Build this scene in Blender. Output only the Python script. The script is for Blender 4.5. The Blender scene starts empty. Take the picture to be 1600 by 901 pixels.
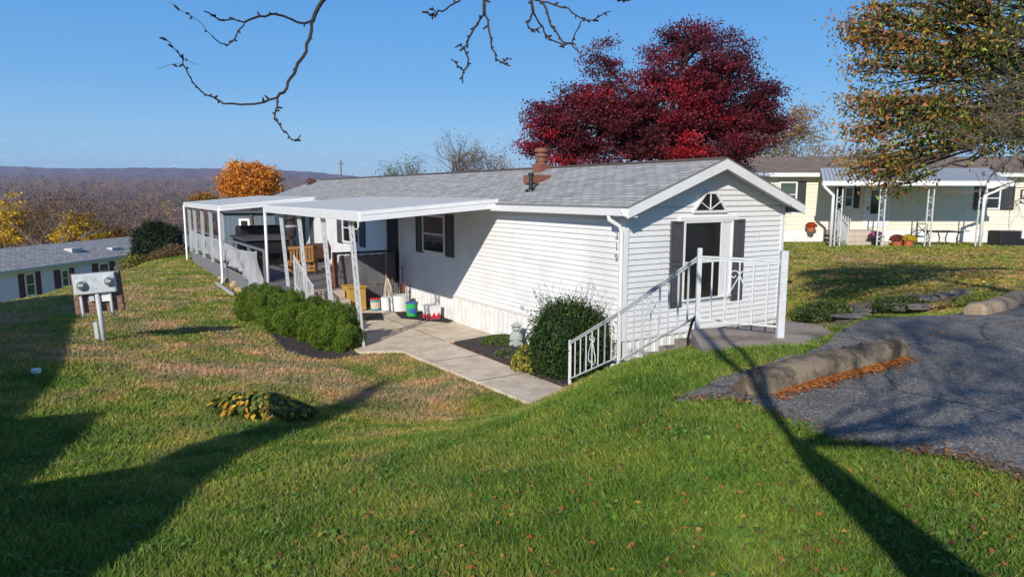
import bpy, bmesh, math, random
import numpy as np
from mathutils import Vector, Matrix, geometry
R = math.radians
rng = np.random.default_rng(7); random.seed(7)
scn = bpy.context.scene; COL = scn.collection

# ------------------------------------------------------------------ camera, sky, sun, exposure
CZ = 3.3; PITCH = R(7.95); FPX = 1066.0
cd = bpy.data.cameras.new('camera'); cam = bpy.data.objects.new('camera', cd); COL.objects.link(cam)
cam.location = (0, 0, CZ); cam.rotation_euler = (R(90) - PITCH, 0, 0)
cd.sensor_width = 36; cd.lens = 36 * FPX / 1600; cd.clip_start = 0.05; cd.clip_end = 30000
scn.camera = cam
SUN_EL = 27.0; SUN_AZ = 200.0          # degrees, clockwise from +Y; light travels towards azimuth 20
world = bpy.data.worlds.new('World'); scn.world = world; world.use_nodes = True
wn = world.node_tree.nodes; wl = world.node_tree.links
sky = wn.new('ShaderNodeTexSky'); sky.sky_type = 'NISHITA'; sky.sun_disc = False
sky.sun_elevation = R(SUN_EL); sky.sun_rotation = R(SUN_AZ)
sky.air_density = 1.0; sky.dust_density = 0.3; sky.ozone_density = 2.2; sky.altitude = 300
bg = wn['Background']; bg.inputs[1].default_value = 0.14
hs = wn.new('ShaderNodeHueSaturation'); hs.inputs['Saturation'].default_value = 1.22; hs.inputs['Hue'].default_value = 0.512; wl.new(sky.outputs[0], hs.inputs['Color']); 
# clear autumn air: the low part of the sky is a deeper blue than the model's, fading into it higher up
wtc = wn.new('ShaderNodeTexCoord'); wsp = wn.new('ShaderNodeSeparateXYZ'); wl.new(wtc.outputs['Generated'], wsp.inputs[0])
wr = wn.new('ShaderNodeValToRGB'); we = wr.color_ramp.elements
for _ in range(3): we.new(.5)
for el, (p_, c_) in zip(we, [(0.0, (.24, .43, .62)), (.05, (.185, .385, .60)), (.15, (.085, .285, .56)), (.32, (.042, .20, .51)), (.7, (.03, .13, .42))]): el.position = p_; el.color = (*[q / .115 for q in c_], 1)
wl.new(wsp.outputs[2], wr.inputs[0])
wf = wn.new('ShaderNodeMapRange'); wf.inputs[1].default_value = .42; wf.inputs[2].default_value = .75; wf.inputs[3].default_value = .85; wf.inputs[4].default_value = 0.0; wl.new(wsp.outputs[2], wf.inputs[0])
wm = wn.new('ShaderNodeMix'); wm.data_type = 'RGBA'; wm.clamp_result = False; wl.new(wf.outputs[0], wm.inputs[0]); wl.new(hs.outputs[0], wm.inputs[6]); wl.new(wr.outputs[0], wm.inputs[7])
# faint wisps of cloud low over the ridge
wnz = wn.new('ShaderNodeTexNoise'); wmp = wn.new('ShaderNodeMapping'); wmp.inputs['Scale'].default_value = (9, 9, 60); wl.new(wtc.outputs['Generated'], wmp.inputs[0]); wl.new(wmp.outputs[0], wnz.inputs[0]); wnz.inputs['Detail'].default_value = 6.0
wcr = wn.new('ShaderNodeValToRGB'); wcr.color_ramp.elements[0].position = .60; wcr.color_ramp.elements[1].position = .78; wl.new(wnz.outputs[0], wcr.inputs[0])
wband = wn.new('ShaderNodeMapRange'); wband.inputs[1].default_value = .10; wband.inputs[2].default_value = .05; wband.inputs[3].default_value = 0.0; wband.inputs[4].default_value = .5; wl.new(wsp.outputs[2], wband.inputs[0])
wmu = wn.new('ShaderNodeMath'); wmu.operation = 'MULTIPLY'; wl.new(wcr.outputs[0], wmu.inputs[0]); wl.new(wband.outputs[0], wmu.inputs[1])
wc = wn.new('ShaderNodeMix'); wc.data_type = 'RGBA'; wc.clamp_result = False; wl.new(wmu.outputs[0], wc.inputs[0]); wl.new(wm.outputs[2], wc.inputs[6]); wc.inputs[7].default_value = (6.2, 6.6, 7.4, 1)
wl.new(wc.outputs[2], bg.inputs[0])
sd = bpy.data.lights.new('sun', 'SUN'); sd.energy = 4.2; sd.angle = R(0.53); sd.color = (1, 0.93, 0.82)
so = bpy.data.objects.new('sun', sd); COL.objects.link(so)
ld = Vector((math.sin(R(SUN_AZ - 180)) * math.cos(R(SUN_EL)), math.cos(R(SUN_AZ - 180)) * math.cos(R(SUN_EL)), -math.sin(R(SUN_EL))))
so.rotation_euler = ld.to_track_quat('-Z', 'Y').to_euler()
scn.view_settings.view_transform = 'Standard'; scn.view_settings.look = 'None'
scn.view_settings.exposure = 0.24; scn.view_settings.gamma = 1.0
scn.cycles.max_bounces = 6; scn.cycles.diffuse_bounces = 3; scn.cycles.transparent_max_bounces = 6
scn.cycles.volume_bounces = 0

# ------------------------------------------------------------------ frames and picture helpers
def pray(px, py):
    x = (px - 800) / FPX; y = -(py - 450.5) / FPX
    return Vector((x, math.cos(PITCH) + y * math.sin(PITCH), -math.sin(PITCH) + y * math.cos(PITCH)))
def atZ(px, py, z):
    r = pray(px, py); return Vector((0, 0, CZ)) + r * ((z - CZ) / r.z)
def atY(px, py, Y):
    r = pray(px, py); return Vector((0, 0, CZ)) + r * (Y / r.y)
ANG = R(32.46)
C0 = Vector((1.9756, 12.0, 0.0))
HF = Matrix.Translation(C0) @ Matrix.Rotation(ANG, 4, 'Z')     # house frame: x = along the gable, y = away along the long wall
WF = Matrix.Identity(4)
def hw(v, u, z=0.0): return HF @ Vector((v, u, z))

# ------------------------------------------------------------------ materials
MATS = {}
def newmat(name):
    m = bpy.data.materials.new(name); m.use_nodes = True
    MATS[name] = m
    return m, m.node_tree.nodes, m.node_tree.links, m.node_tree.nodes['Principled BSDF']
def N(nodes, t, **kw):
    n = nodes.new(t)
    for k, v in kw.items():
        if k in n.inputs.keys(): n.inputs[k].default_value = v
        else: setattr(n, k, v)
    return n
def ramp(nodes, stops):
    r = nodes.new('ShaderNodeValToRGB'); e = r.color_ramp.elements
    while len(e) < len(stops): e.new(0.5)
    for el, (p, c) in zip(e, stops):
        el.position = p; el.color = (*c, 1) if len(c) == 3 else c
    return r
def simple(name, col, rough=0.6, var=0.12, scale=6.0, metal=0.0, bump=0.0, bscale=60.0, spec=0.4, dirt=None, dscale=1.2, damt=0.35):
    m, n, l, b = newmat(name)
    tc = n.new('ShaderNodeTexCoord')
    nz = N(n, 'ShaderNodeTexNoise', Scale=scale, Detail=6.0, Roughness=0.65); l.new(tc.outputs['Object'], nz.inputs['Vector'])
    lo = tuple(c * (1 - var) for c in col); hi = tuple(min(1, c * (1 + var)) for c in col)
    rp = ramp(n, [(0.3, lo), (0.7, hi)]); l.new(nz.outputs[0], rp.inputs[0]); out = rp.outputs[0]
    if dirt:
        n2 = N(n, 'ShaderNodeTexNoise', Scale=dscale, Detail=8.0, Roughness=0.7); l.new(tc.outputs['Object'], n2.inputs['Vector'])
        r2 = ramp(n, [(0.48, (0, 0, 0)), (0.72, (damt,) * 3)]); l.new(n2.outputs[0], r2.inputs[0])
        mx = n.new('ShaderNodeMix'); mx.data_type = 'RGBA'; l.new(r2.outputs[0], mx.inputs[0]); l.new(out, mx.inputs[6]); mx.inputs[7].default_value = (*dirt, 1)
        out = mx.outputs[2]
    l.new(out, b.inputs['Base Color'])
    b.inputs['Roughness'].default_value = rough; b.inputs['Metallic'].default_value = metal
    b.inputs['Specular IOR Level'].default_value = spec
    if bump:
        nb = N(n, 'ShaderNodeTexNoise', Scale=bscale, Detail=4.0); l.new(tc.outputs['Object'], nb.inputs['Vector'])
        bp = N(n, 'ShaderNodeBump', Strength=bump, Distance=0.01); l.new(nb.outputs[0], bp.inputs['Height']); l.new(bp.outputs[0], b.inputs['Normal'])
    return m
simple('siding_white', (0.80, 0.80, 0.80), 0.42, 0.03, 1.5, dirt=(0.56, 0.56, 0.52), dscale=0.7, damt=0.55)
simple('skirt_white', (0.78, 0.78, 0.77), 0.5, 0.05, 3, dirt=(0.45, 0.42, 0.34), dscale=2.5, damt=0.5)
simple('trim_white', (0.82, 0.82, 0.82), 0.35, 0.03, 4, dirt=(0.6, 0.6, 0.56), dscale=3, damt=0.3)
simple('alum_white', (0.44, 0.46, 0.48), 0.4, 0.05, 3, dirt=(0.50, 0.50, 0.46), dscale=2.2, damt=0.45)
simple('iron_white', (0.60, 0.62, 0.635), 0.4, 0.08, 30, dirt=(0.42, 0.40, 0.34), dscale=14, damt=0.6)
simple('shutter_black', (0.045, 0.047, 0.052), 0.45, 0.12, 8)
simple('shutter_grey', (0.075, 0.075, 0.085), 0.5, 0.12, 8)
simple('shutter_plum', (0.12, 0.045, 0.065), 0.5, 0.1, 8)
simple('brown_metal', (0.22, 0.085, 0.05), 0.5, 0.2, 12)
simple('brown_dark', (0.10, 0.045, 0.03), 0.5, 0.2, 12)
simple('black_iron', (0.02, 0.02, 0.02), 0.5, 0.2, 12)
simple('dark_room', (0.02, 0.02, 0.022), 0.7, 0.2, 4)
simple('grey_metal', (0.55, 0.60, 0.60), 0.4, 0.10, 10, metal=0.0, dirt=(0.25, 0.2, 0.15), dscale=8, damt=0.4)
simple('conduit', (0.5, 0.52, 0.53), 0.45, 0.08, 10)
simple('deck_wood', (0.16, 0.15, 0.15), 0.8, 0.25, 12, bump=0.4)
simple('deck_grey', (0.19, 0.19, 0.20), 0.8, 0.2, 12, bump=0.3)
simple('red_wood', (0.20, 0.07, 0.04), 0.7, 0.25, 10)
simple('honey_wood', (0.46, 0.22, 0.07), 0.5, 0.2, 14)
simple('cloth_grey', (0.33, 0.335, 0.35), 0.9, 0.1, 8)
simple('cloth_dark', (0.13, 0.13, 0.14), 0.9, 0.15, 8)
simple('step_beige', (0.50, 0.42, 0.34), 0.85, 0.1, 14, bump=0.3, dirt=(0.3, 0.25, 0.2), dscale=4)
simple('mat_black', (0.02, 0.02, 0.022), 0.9, 0.3, 80, bump=0.6, bscale=200)
simple('board_old', (0.23, 0.13, 0.09), 0.9, 0.45, 16, bump=0.6, dirt=(0.3, 0.27, 0.24), dscale=9, damt=0.6)
simple('statue_grey', (0.36, 0.40, 0.37), 0.85, 0.3, 25, bump=0.5)
simple('plastic_white', (0.8, 0.8, 0.8), 0.35, 0.02, 5)
simple('plastic_green', (0.04, 0.42, 0.10), 0.35, 0.05, 5)
simple('plastic_blue', (0.05, 0.13, 0.42), 0.35, 0.05, 5)
simple('plastic_red', (0.60, 0.03, 0.05), 0.35, 0.05, 5)
simple('plastic_teal', (0.06, 0.33, 0.38), 0.35, 0.05, 5)
simple('yellow_tan', (0.50, 0.30, 0.06), 0.6, 0.15, 5)
simple('rod_wood', (0.55, 0.33, 0.2), 0.6, 0.1, 9)
simple('mop_string', (0.55, 0.48, 0.38), 0.95, 0.2, 60)
simple('terracotta', (0.50, 0.13, 0.06), 0.7, 0.1, 10)
simple('gray_blue_siding', (0.10, 0.135, 0.175), 0.6, 0.08, 3)
simple('cream_siding', (0.80, 0.74, 0.60), 0.5, 0.03, 2)
simple('ice_siding', (0.76, 0.80, 0.93), 0.5, 0.03, 2)
simple('tarp_black', (0.015, 0.015, 0.018), 0.5, 0.3, 5)
simple('bark', (0.12, 0.09, 0.07), 0.9, 0.35, 12, bump=0.8, bscale=25)
simple('bark_grey', (0.20, 0.17, 0.15), 0.9, 0.3, 12)
simple('bark_dark', (0.045, 0.033, 0.028), 0.9, 0.3, 12)
simple('rock_grey', (0.13, 0.125, 0.115), 0.9, 0.35, 7, bump=0.8, bscale=14)
simple('rock_tan', (0.46, 0.32, 0.19), 0.9, 0.3, 9, bump=0.6, bscale=18)
simple('blind_grey', (0.20, 0.21, 0.21), 0.8, 0.1, 5)

def concrete(name, col, stain, sc=1.0, crack=False, bumpd=0.35):
    m, n, l, b = newmat(name); tc = n.new('ShaderNodeTexCoord')
    a = N(n, 'ShaderNodeTexNoise', Scale=2.2 * sc, Detail=10.0, Roughness=0.7); l.new(tc.outputs['Object'], a.inputs[0])
    f = N(n, 'ShaderNodeTexNoise', Scale=70 * sc, Detail=3.0); l.new(tc.outputs['Object'], f.inputs[0])
    r1 = ramp(n, [(0.40, stain), (0.56, col)]); l.new(a.outputs[0], r1.inputs[0])
    r2 = ramp(n, [(0.3, (0.72,) * 3), (0.6, (1.05,) * 3)]); l.new(f.outputs[0], r2.inputs[0])
    mx = n.new('ShaderNodeMix'); mx.data_type = 'RGBA'; mx.blend_type = 'MULTIPLY'; mx.inputs[0].default_value = 1
    l.new(r1.outputs[0], mx.inputs[6]); l.new(r2.outputs[0], mx.inputs[7]); l.new(mx.outputs[2], b.inputs['Base Color'])
    b.inputs['Roughness'].default_value = 0.9; b.inputs['Specular IOR Level'].default_value = 0.2
    bp = N(n, 'ShaderNodeBump', Strength=bumpd, Distance=0.02)
    ad = n.new('ShaderNodeMath'); ad.operation = 'ADD'; l.new(a.outputs[0], ad.inputs[0]); l.new(f.outputs[0], ad.inputs[1])
    l.new(ad.outputs[0], bp.inputs['Height']); l.new(bp.outputs[0], b.inputs['Normal'])
concrete('walk_concrete', (0.72, 0.61, 0.47), (0.56, 0.46, 0.35))
concrete('landing_concrete', (0.40, 0.33, 0.26), (0.24, 0.185, 0.13))
concrete('stop_concrete', (0.36, 0.28, 0.19), (0.10, 0.08, 0.055), 1.6, bumpd=0.9)
concrete('stop_concrete_pale', (0.52, 0.40, 0.27), (0.30, 0.23, 0.16), 1.6, bumpd=0.7)

def asphalt():
    m, n, l, b = newmat('asphalt'); tc = n.new('ShaderNodeTexCoord')
    v = N(n, 'ShaderNodeTexVoronoi', Scale=75.0); l.new(tc.outputs['Object'], v.inputs['Vector'])
    v2 = N(n, 'ShaderNodeTexNoise', Scale=150.0, Detail=4.0); l.new(tc.outputs['Object'], v2.inputs['Vector'])
    a = N(n, 'ShaderNodeTexNoise', Scale=0.9, Detail=7.0, Roughness=0.6); l.new(tc.outputs['Object'], a.inputs[0])
    r1 = ramp(n, [(0.0, (0.06, 0.056, 0.05)), (0.45, (0.19, 0.172, 0.145)), (0.8, (0.33, 0.30, 0.255)), (1.0, (0.62, 0.56, 0.48))])
    l.new(v.outputs['Color'], r1.inputs[0])
    r2 = ramp(n, [(0.3, (0.62,) * 3), (0.7, (1.15,) * 3)]); l.new(a.outputs[0], r2.inputs[0])
    mx = n.new('ShaderNodeMix'); mx.data_type = 'RGBA'; mx.blend_type = 'MULTIPLY'; mx.inputs[0].default_value = 1
    l.new(r1.outputs[0], mx.inputs[6]); l.new(r2.outputs[0], mx.inputs[7])
    wv = N(n, 'ShaderNodeTexNoise', Scale=2.5, Detail=4.0); l.new(tc.outputs['Object'], wv.inputs[0]); wa = n.new('ShaderNodeMix'); wa.data_type = 'RGBA'; wa.inputs[0].default_value = .22; l.new(tc.outputs['Object'], wa.inputs[6]); l.new(wv.outputs['Color'], wa.inputs[7])
    ck = N(n, 'ShaderNodeTexVoronoi', Scale=.62, feature='DISTANCE_TO_EDGE'); l.new(wa.outputs[2], ck.inputs['Vector']); cr = ramp(n, [(0.0, (.30,) * 3), (.012, (1,) * 3)]); l.new(ck.outputs['Distance'], cr.inputs[0])
    m3 = n.new('ShaderNodeMix'); m3.data_type = 'RGBA'; m3.blend_type = 'MULTIPLY'; m3.inputs[0].default_value = 1; l.new(mx.outputs[2], m3.inputs[6]); l.new(cr.outputs[0], m3.inputs[7]); l.new(m3.outputs[2], b.inputs['Base Color'])
    b.inputs['Roughness'].default_value = 0.85
    bp = N(n, 'ShaderNodeBump', Strength=0.9, Distance=0.012); l.new(v2.outputs[0], bp.inputs['Height']); l.new(bp.outputs[0], b.inputs['Normal'])
asphalt()

def grass_color(n, l):
    """green / straw pattern from world position; shared by the ground sheet and the blades"""
    g = n.new('ShaderNodeNewGeometry'); sp = n.new('ShaderNodeSeparateXYZ'); l.new(g.outputs['Position'], sp.inputs[0])
    cb = n.new('ShaderNodeCombineXYZ'); l.new(sp.outputs[0], cb.inputs[0]); l.new(sp.outputs[1], cb.inputs[1])
    n1 = N(n, 'ShaderNodeTexNoise', Scale=0.55, Detail=9.0, Roughness=0.72, Distortion=0.8); l.new(cb.outputs[0], n1.inputs[0])
    # dry zone: a band across the lawn 6 to 20 m out on the left, some by the path
    my = N(n, 'ShaderNodeMapRange'); l.new(sp.outputs[1], my.inputs[0]); my.inputs[1].default_value = 6.5; my.inputs[2].default_value = 11.0; my.inputs[3].default_value = -0.13; my.inputs[4].default_value = 0.085
    mf = N(n, 'ShaderNodeMapRange'); l.new(sp.outputs[1], mf.inputs[0]); mf.inputs[1].default_value = 22.0; mf.inputs[2].default_value = 30.0; mf.inputs[3].default_value = 0.0; mf.inputs[4].default_value = -0.07
    mxr = N(n, 'ShaderNodeMapRange'); l.new(sp.outputs[0], mxr.inputs[0]); mxr.inputs[1].default_value = -1.0; mxr.inputs[2].default_value = 2.5; mxr.inputs[3].default_value = 0.0; mxr.inputs[4].default_value = -0.08
    ad = n.new('ShaderNodeMath'); ad.operation = 'ADD'; l.new(n1.outputs[0], ad.inputs[0]); l.new(my.outputs[0], ad.inputs[1])
    ad2 = n.new('ShaderNodeMath'); ad2.operation = 'ADD'; l.new(ad.outputs[0], ad2.inputs[0]); l.new(mxr.outputs[0], ad2.inputs[1])
    ad4 = n.new('ShaderNodeMath'); ad4.operation = 'ADD'; l.new(ad2.outputs[0], ad4.inputs[0]); l.new(mf.outputs[0], ad4.inputs[1])
    ml = N(n, 'ShaderNodeMapRange'); l.new(sp.outputs[0], ml.inputs[0]); ml.inputs[1].default_value = -5.0; ml.inputs[2].default_value = -9.0; ml.inputs[3].default_value = 0.0; ml.inputs[4].default_value = -0.06
    ad5 = n.new('ShaderNodeMath'); ad5.operation = 'ADD'; l.new(ad4.outputs[0], ad5.inputs[0]); l.new(ml.outputs[0], ad5.inputs[1]); ad4 = ad5
    n2 = N(n, 'ShaderNodeTexNoise', Scale=9.0, Detail=6.0, Roughness=0.7); l.new(cb.outputs[0], n2.inputs[0])
    mm = N(n, 'ShaderNodeMath', operation='MULTIPLY_ADD'); l.new(n2.outputs[0], mm.inputs[0]); mm.inputs[1].default_value = 0.16; l.new(ad4.outputs[0], mm.inputs[2])
    rp = ramp(n, [(0.43, (0.155, 0.25, 0.032)), (0.53, (0.26, 0.31, 0.05)), (0.62, (0.38, 0.32, 0.115)), (0.70, (0.48, 0.355, 0.19))])
    l.new(mm.outputs[0], rp.inputs[0])
    n3 = N(n, 'ShaderNodeTexNoise', Scale=1.3, Detail=5.0, Roughness=0.6); l.new(cb.outputs[0], n3.inputs[0])
    r3 = ramp(n, [(0.36, (0.52, 0.70, 0.62)), (0.5, (0.95, .97, .95)), (0.66, (1.45, 1.12, 1.15))]); l.new(n3.outputs[0], r3.inputs[0])
    mx = n.new('ShaderNodeMix'); mx.data_type = 'RGBA'; mx.blend_type = 'MULTIPLY'; mx.inputs[0].default_value = 1
    l.new(rp.outputs[0], mx.inputs[6]); l.new(r3.outputs[0], mx.inputs[7])
    return mx.outputs[2], cb
def ground_mat():
    m, n, l, b = newmat('ground'); c, cb = grass_color(n, l)
    f = N(n, 'ShaderNodeTexNoise', Scale=26.0, Detail=6.0, Roughness=0.75); l.new(cb.outputs[0], f.inputs[0])
    r = ramp(n, [(0.30, (0.35,) * 3), (0.68, (1.35,) * 3)]); l.new(f.outputs[0], r.inputs[0])
    mx = n.new('ShaderNodeMix'); mx.data_type = 'RGBA'; mx.blend_type = 'MULTIPLY'; mx.inputs[0].default_value = 1
    l.new(c, mx.inputs[6]); l.new(r.outputs[0], mx.inputs[7])
    # far land is woodland brown
    g = n.new('ShaderNodeNewGeometry'); sp = n.new('ShaderNodeSeparateXYZ'); l.new(g.outputs['Position'], sp.inputs[0])
    ln = N(n, 'ShaderNodeVectorMath', operation='LENGTH'); l.new(cb.outputs[0], ln.inputs[0]); mr = N(n, 'ShaderNodeMapRange'); l.new(ln.outputs['Value'], mr.inputs[0]); mr.inputs[1].default_value = 48.0; mr.inputs[2].default_value = 62.0
    fn = N(n, 'ShaderNodeTexNoise', Scale=0.02, Detail=10.0, Roughness=0.75); l.new(cb.outputs[0], fn.inputs[0])
    fr = ramp(n, [(0.35, (0.10, 0.06, 0.045)), (0.5, (0.17, 0.095, 0.06)), (0.58, (0.34, 0.18, 0.07)), (0.66, (0.16, 0.12, 0.06))]); l.new(fn.outputs[0], fr.inputs[0])
    m2 = n.new('ShaderNodeMix'); m2.data_type = 'RGBA'; l.new(mr.outputs[0], m2.inputs[0]); l.new(mx.outputs[2], m2.inputs[6]); l.new(fr.outputs[0], m2.inputs[7])
    l.new(m2.outputs[2], b.inputs['Base Color']); b.inputs['Roughness'].default_value = 0.95; b.inputs['Specular IOR Level'].default_value = 0.1
    bp = N(n, 'ShaderNodeBump', Strength=0.8, Distance=0.05); l.new(f.outputs[0], bp.inputs['Height']); l.new(bp.outputs[0], b.inputs['Normal'])
ground_mat()
def leaf_material(name, transl=0.35, grass=False, rough=0.55):
    m, n, l, b = newmat(name); at = n.new('ShaderNodeAttribute'); at.attribute_name = 'tint'
    if grass:
        c, _ = grass_color(n, l)
        sm = n.new('ShaderNodeMix'); sm.data_type = 'RGBA'; l.new(at.outputs['Alpha'], sm.inputs[0]); l.new(c, sm.inputs[6]); sm.inputs[7].default_value = (.42, .33, .16, 1); c = sm.outputs[2]
        mx = n.new('ShaderNodeMix'); mx.data_type = 'RGBA'; mx.blend_type = 'MULTIPLY'; mx.inputs[0].default_value = 1
        l.new(c, mx.inputs[6]); l.new(at.outputs[0], mx.inputs[7]); c = mx.outputs[2]
    else: c = at.outputs[0]
    l.new(c, b.inputs['Base Color']); b.inputs['Roughness'].default_value = rough; b.inputs['Specular IOR Level'].default_value = 0.25
    tr = n.new('ShaderNodeBsdfTranslucent'); l.new(c, tr.inputs[0]); ms = n.new('ShaderNodeMixShader'); ms.inputs[0].default_value = transl
    l.new(b.outputs[0], ms.inputs[1]); l.new(tr.outputs[0], ms.inputs[2]); l.new(ms.outputs[0], n['Material Output'].inputs[0])
leaf_material('leaf', 0.28); leaf_material('grass_blade', 0.3, True, 0.6)

def shingles(name, a, b2, moss=False):
    m, n, l, b = newmat(name); uv = n.new('ShaderNodeTexCoord')
    br = n.new('ShaderNodeTexBrick'); l.new(uv.outputs['UV'], br.inputs['Vector'])
    br.inputs['Scale'].default_value = 1.0; br.inputs['Brick Width'].default_value = 0.30; br.inputs['Row Height'].default_value = 0.142
    br.inputs['Mortar Size'].default_value = 0.012; br.inputs['Bias'].default_value = 0.0; br.inputs['Mortar Smooth'].default_value = 0.3
    br.inputs['Color1'].default_value = (*a, 1); br.inputs['Color2'].default_value = (*b2, 1); br.inputs['Mortar'].default_value = (a[0] * .42, a[1] * .42, a[2] * .42, 1)
    nz = N(n, 'ShaderNodeTexNoise', Scale=2.5, Detail=8.0, Roughness=0.7); l.new(uv.outputs['UV'], nz.inputs[0])
    r = ramp(n, [(0.3, (0.78,) * 3), (0.7, (1.15,) * 3)]); l.new(nz.outputs[0], r.inputs[0])
    mx = n.new('ShaderNodeMix'); mx.data_type = 'RGBA'; mx.blend_type = 'MULTIPLY'; mx.inputs[0].default_value = 1
    l.new(br.outputs[0], mx.inputs[6]); l.new(r.outputs[0], mx.inputs[7]); out = mx.outputs[2]
    l.new(out, b.inputs['Base Color']); b.inputs['Roughness'].default_value = 0.9; b.inputs['Specular IOR Level'].default_value = 0.2
    bp = N(n, 'ShaderNodeBump', Strength=1.0, Distance=0.012); inv = N(n, 'ShaderNodeMath', operation='SUBTRACT'); inv.inputs[0].default_value = 1
    l.new(br.outputs['Fac'], inv.inputs[1]); l.new(inv.outputs[0], bp.inputs['Height']); l.new(bp.outputs[0], b.inputs['Normal'])
shingles('shingle_grey', (0.46, 0.45, 0.42), (0.31, 0.30, 0.285))
shingles('shingle_brown', (0.27, 0.205, 0.165), (0.20, 0.155, 0.125))
def glass(name, col):
    m, n, l, b = newmat(name); b.inputs['Base Color'].default_value = (*col, 1); b.inputs['Roughness'].default_value = 0.06
    b.inputs['Specular IOR Level'].default_value = 0.6
    tc = n.new('ShaderNodeTexCoord'); nz = N(n, 'ShaderNodeTexNoise', Scale=1.6, Detail=3.0); l.new(tc.outputs['Object'], nz.inputs[0])
    bp = N(n, 'ShaderNodeBump', Strength=0.06, Distance=0.02); l.new(nz.outputs[0], bp.inputs['Height']); l.new(bp.outputs[0], b.inputs['Normal'])
glass('glass_dark', (0.018, 0.019, 0.02)); glass('glass_green', (0.07, 0.10, 0.08)); glass('glass_meter', (0.16, 0.18, 0.17))
def mulch_mat():
    m, n, l, b = newmat('mulch'); tc = n.new('ShaderNodeTexCoord')
    v = N(n, 'ShaderNodeTexVoronoi', Scale=28.0); l.new(tc.outputs['Object'], v.inputs['Vector'])
    r = ramp(n, [(0.0, (0.012, 0.010, 0.010)), (0.55, (0.055, 0.042, 0.04)), (0.9, (0.12, 0.085, 0.07)), (1.0, (0.22, 0.19, 0.17))]); l.new(v.outputs['Color'], r.inputs[0])
    l.new(r.outputs[0], b.inputs['Base Color']); b.inputs['Roughness'].default_value = 0.95
    bp = N(n, 'ShaderNodeBump', Strength=1.0, Distance=0.03); l.new(v.outputs['Distance'], bp.inputs['Height']); l.new(bp.outputs[0], b.inputs['Normal'])
mulch_mat()
def litter_mat():
    m, n, l, b = newmat('litter'); tc = n.new('ShaderNodeTexCoord')
    v = N(n, 'ShaderNodeTexVoronoi', Scale=22.0); l.new(tc.outputs['Object'], v.inputs['Vector'])
    r = ramp(n, [(0.0, (0.10, 0.07, 0.04)), (0.4, (0.19, 0.14, 0.07)), (0.75, (0.32, 0.19, 0.09)), (1.0, (0.16, 0.17, 0.05))]); l.new(v.outputs['Color'], r.inputs[0])
    l.new(r.outputs[0], b.inputs['Base Color']); b.inputs['Roughness'].default_value = 0.95
    bp = N(n, 'ShaderNodeBump', Strength=1.0, Distance=0.03); l.new(v.outputs['Distance'], bp.inputs['Height']); l.new(bp.outputs[0], b.inputs['Normal'])
litter_mat()
def mountain_mat():
    m, n, l, b = newmat('mountain'); tc = n.new('ShaderNodeTexCoord')
    f = N(n, 'ShaderNodeTexNoise', Scale=0.012, Detail=10.0, Roughness=0.7); l.new(tc.outputs['Object'], f.inputs[0])
    r = ramp(n, [(0.35, (0.07, 0.032, 0.04)), (0.6, (0.17, 0.08, 0.07)), (0.75, (0.24, 0.12, 0.06))]); l.new(f.outputs[0], r.inputs[0])
    l.new(r.outputs[0], b.inputs['Base Color']); b.inputs['Roughness'].default_value = 1.0; b.inputs['Specular IOR Level'].default_value = 0.0
mountain_mat()

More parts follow.
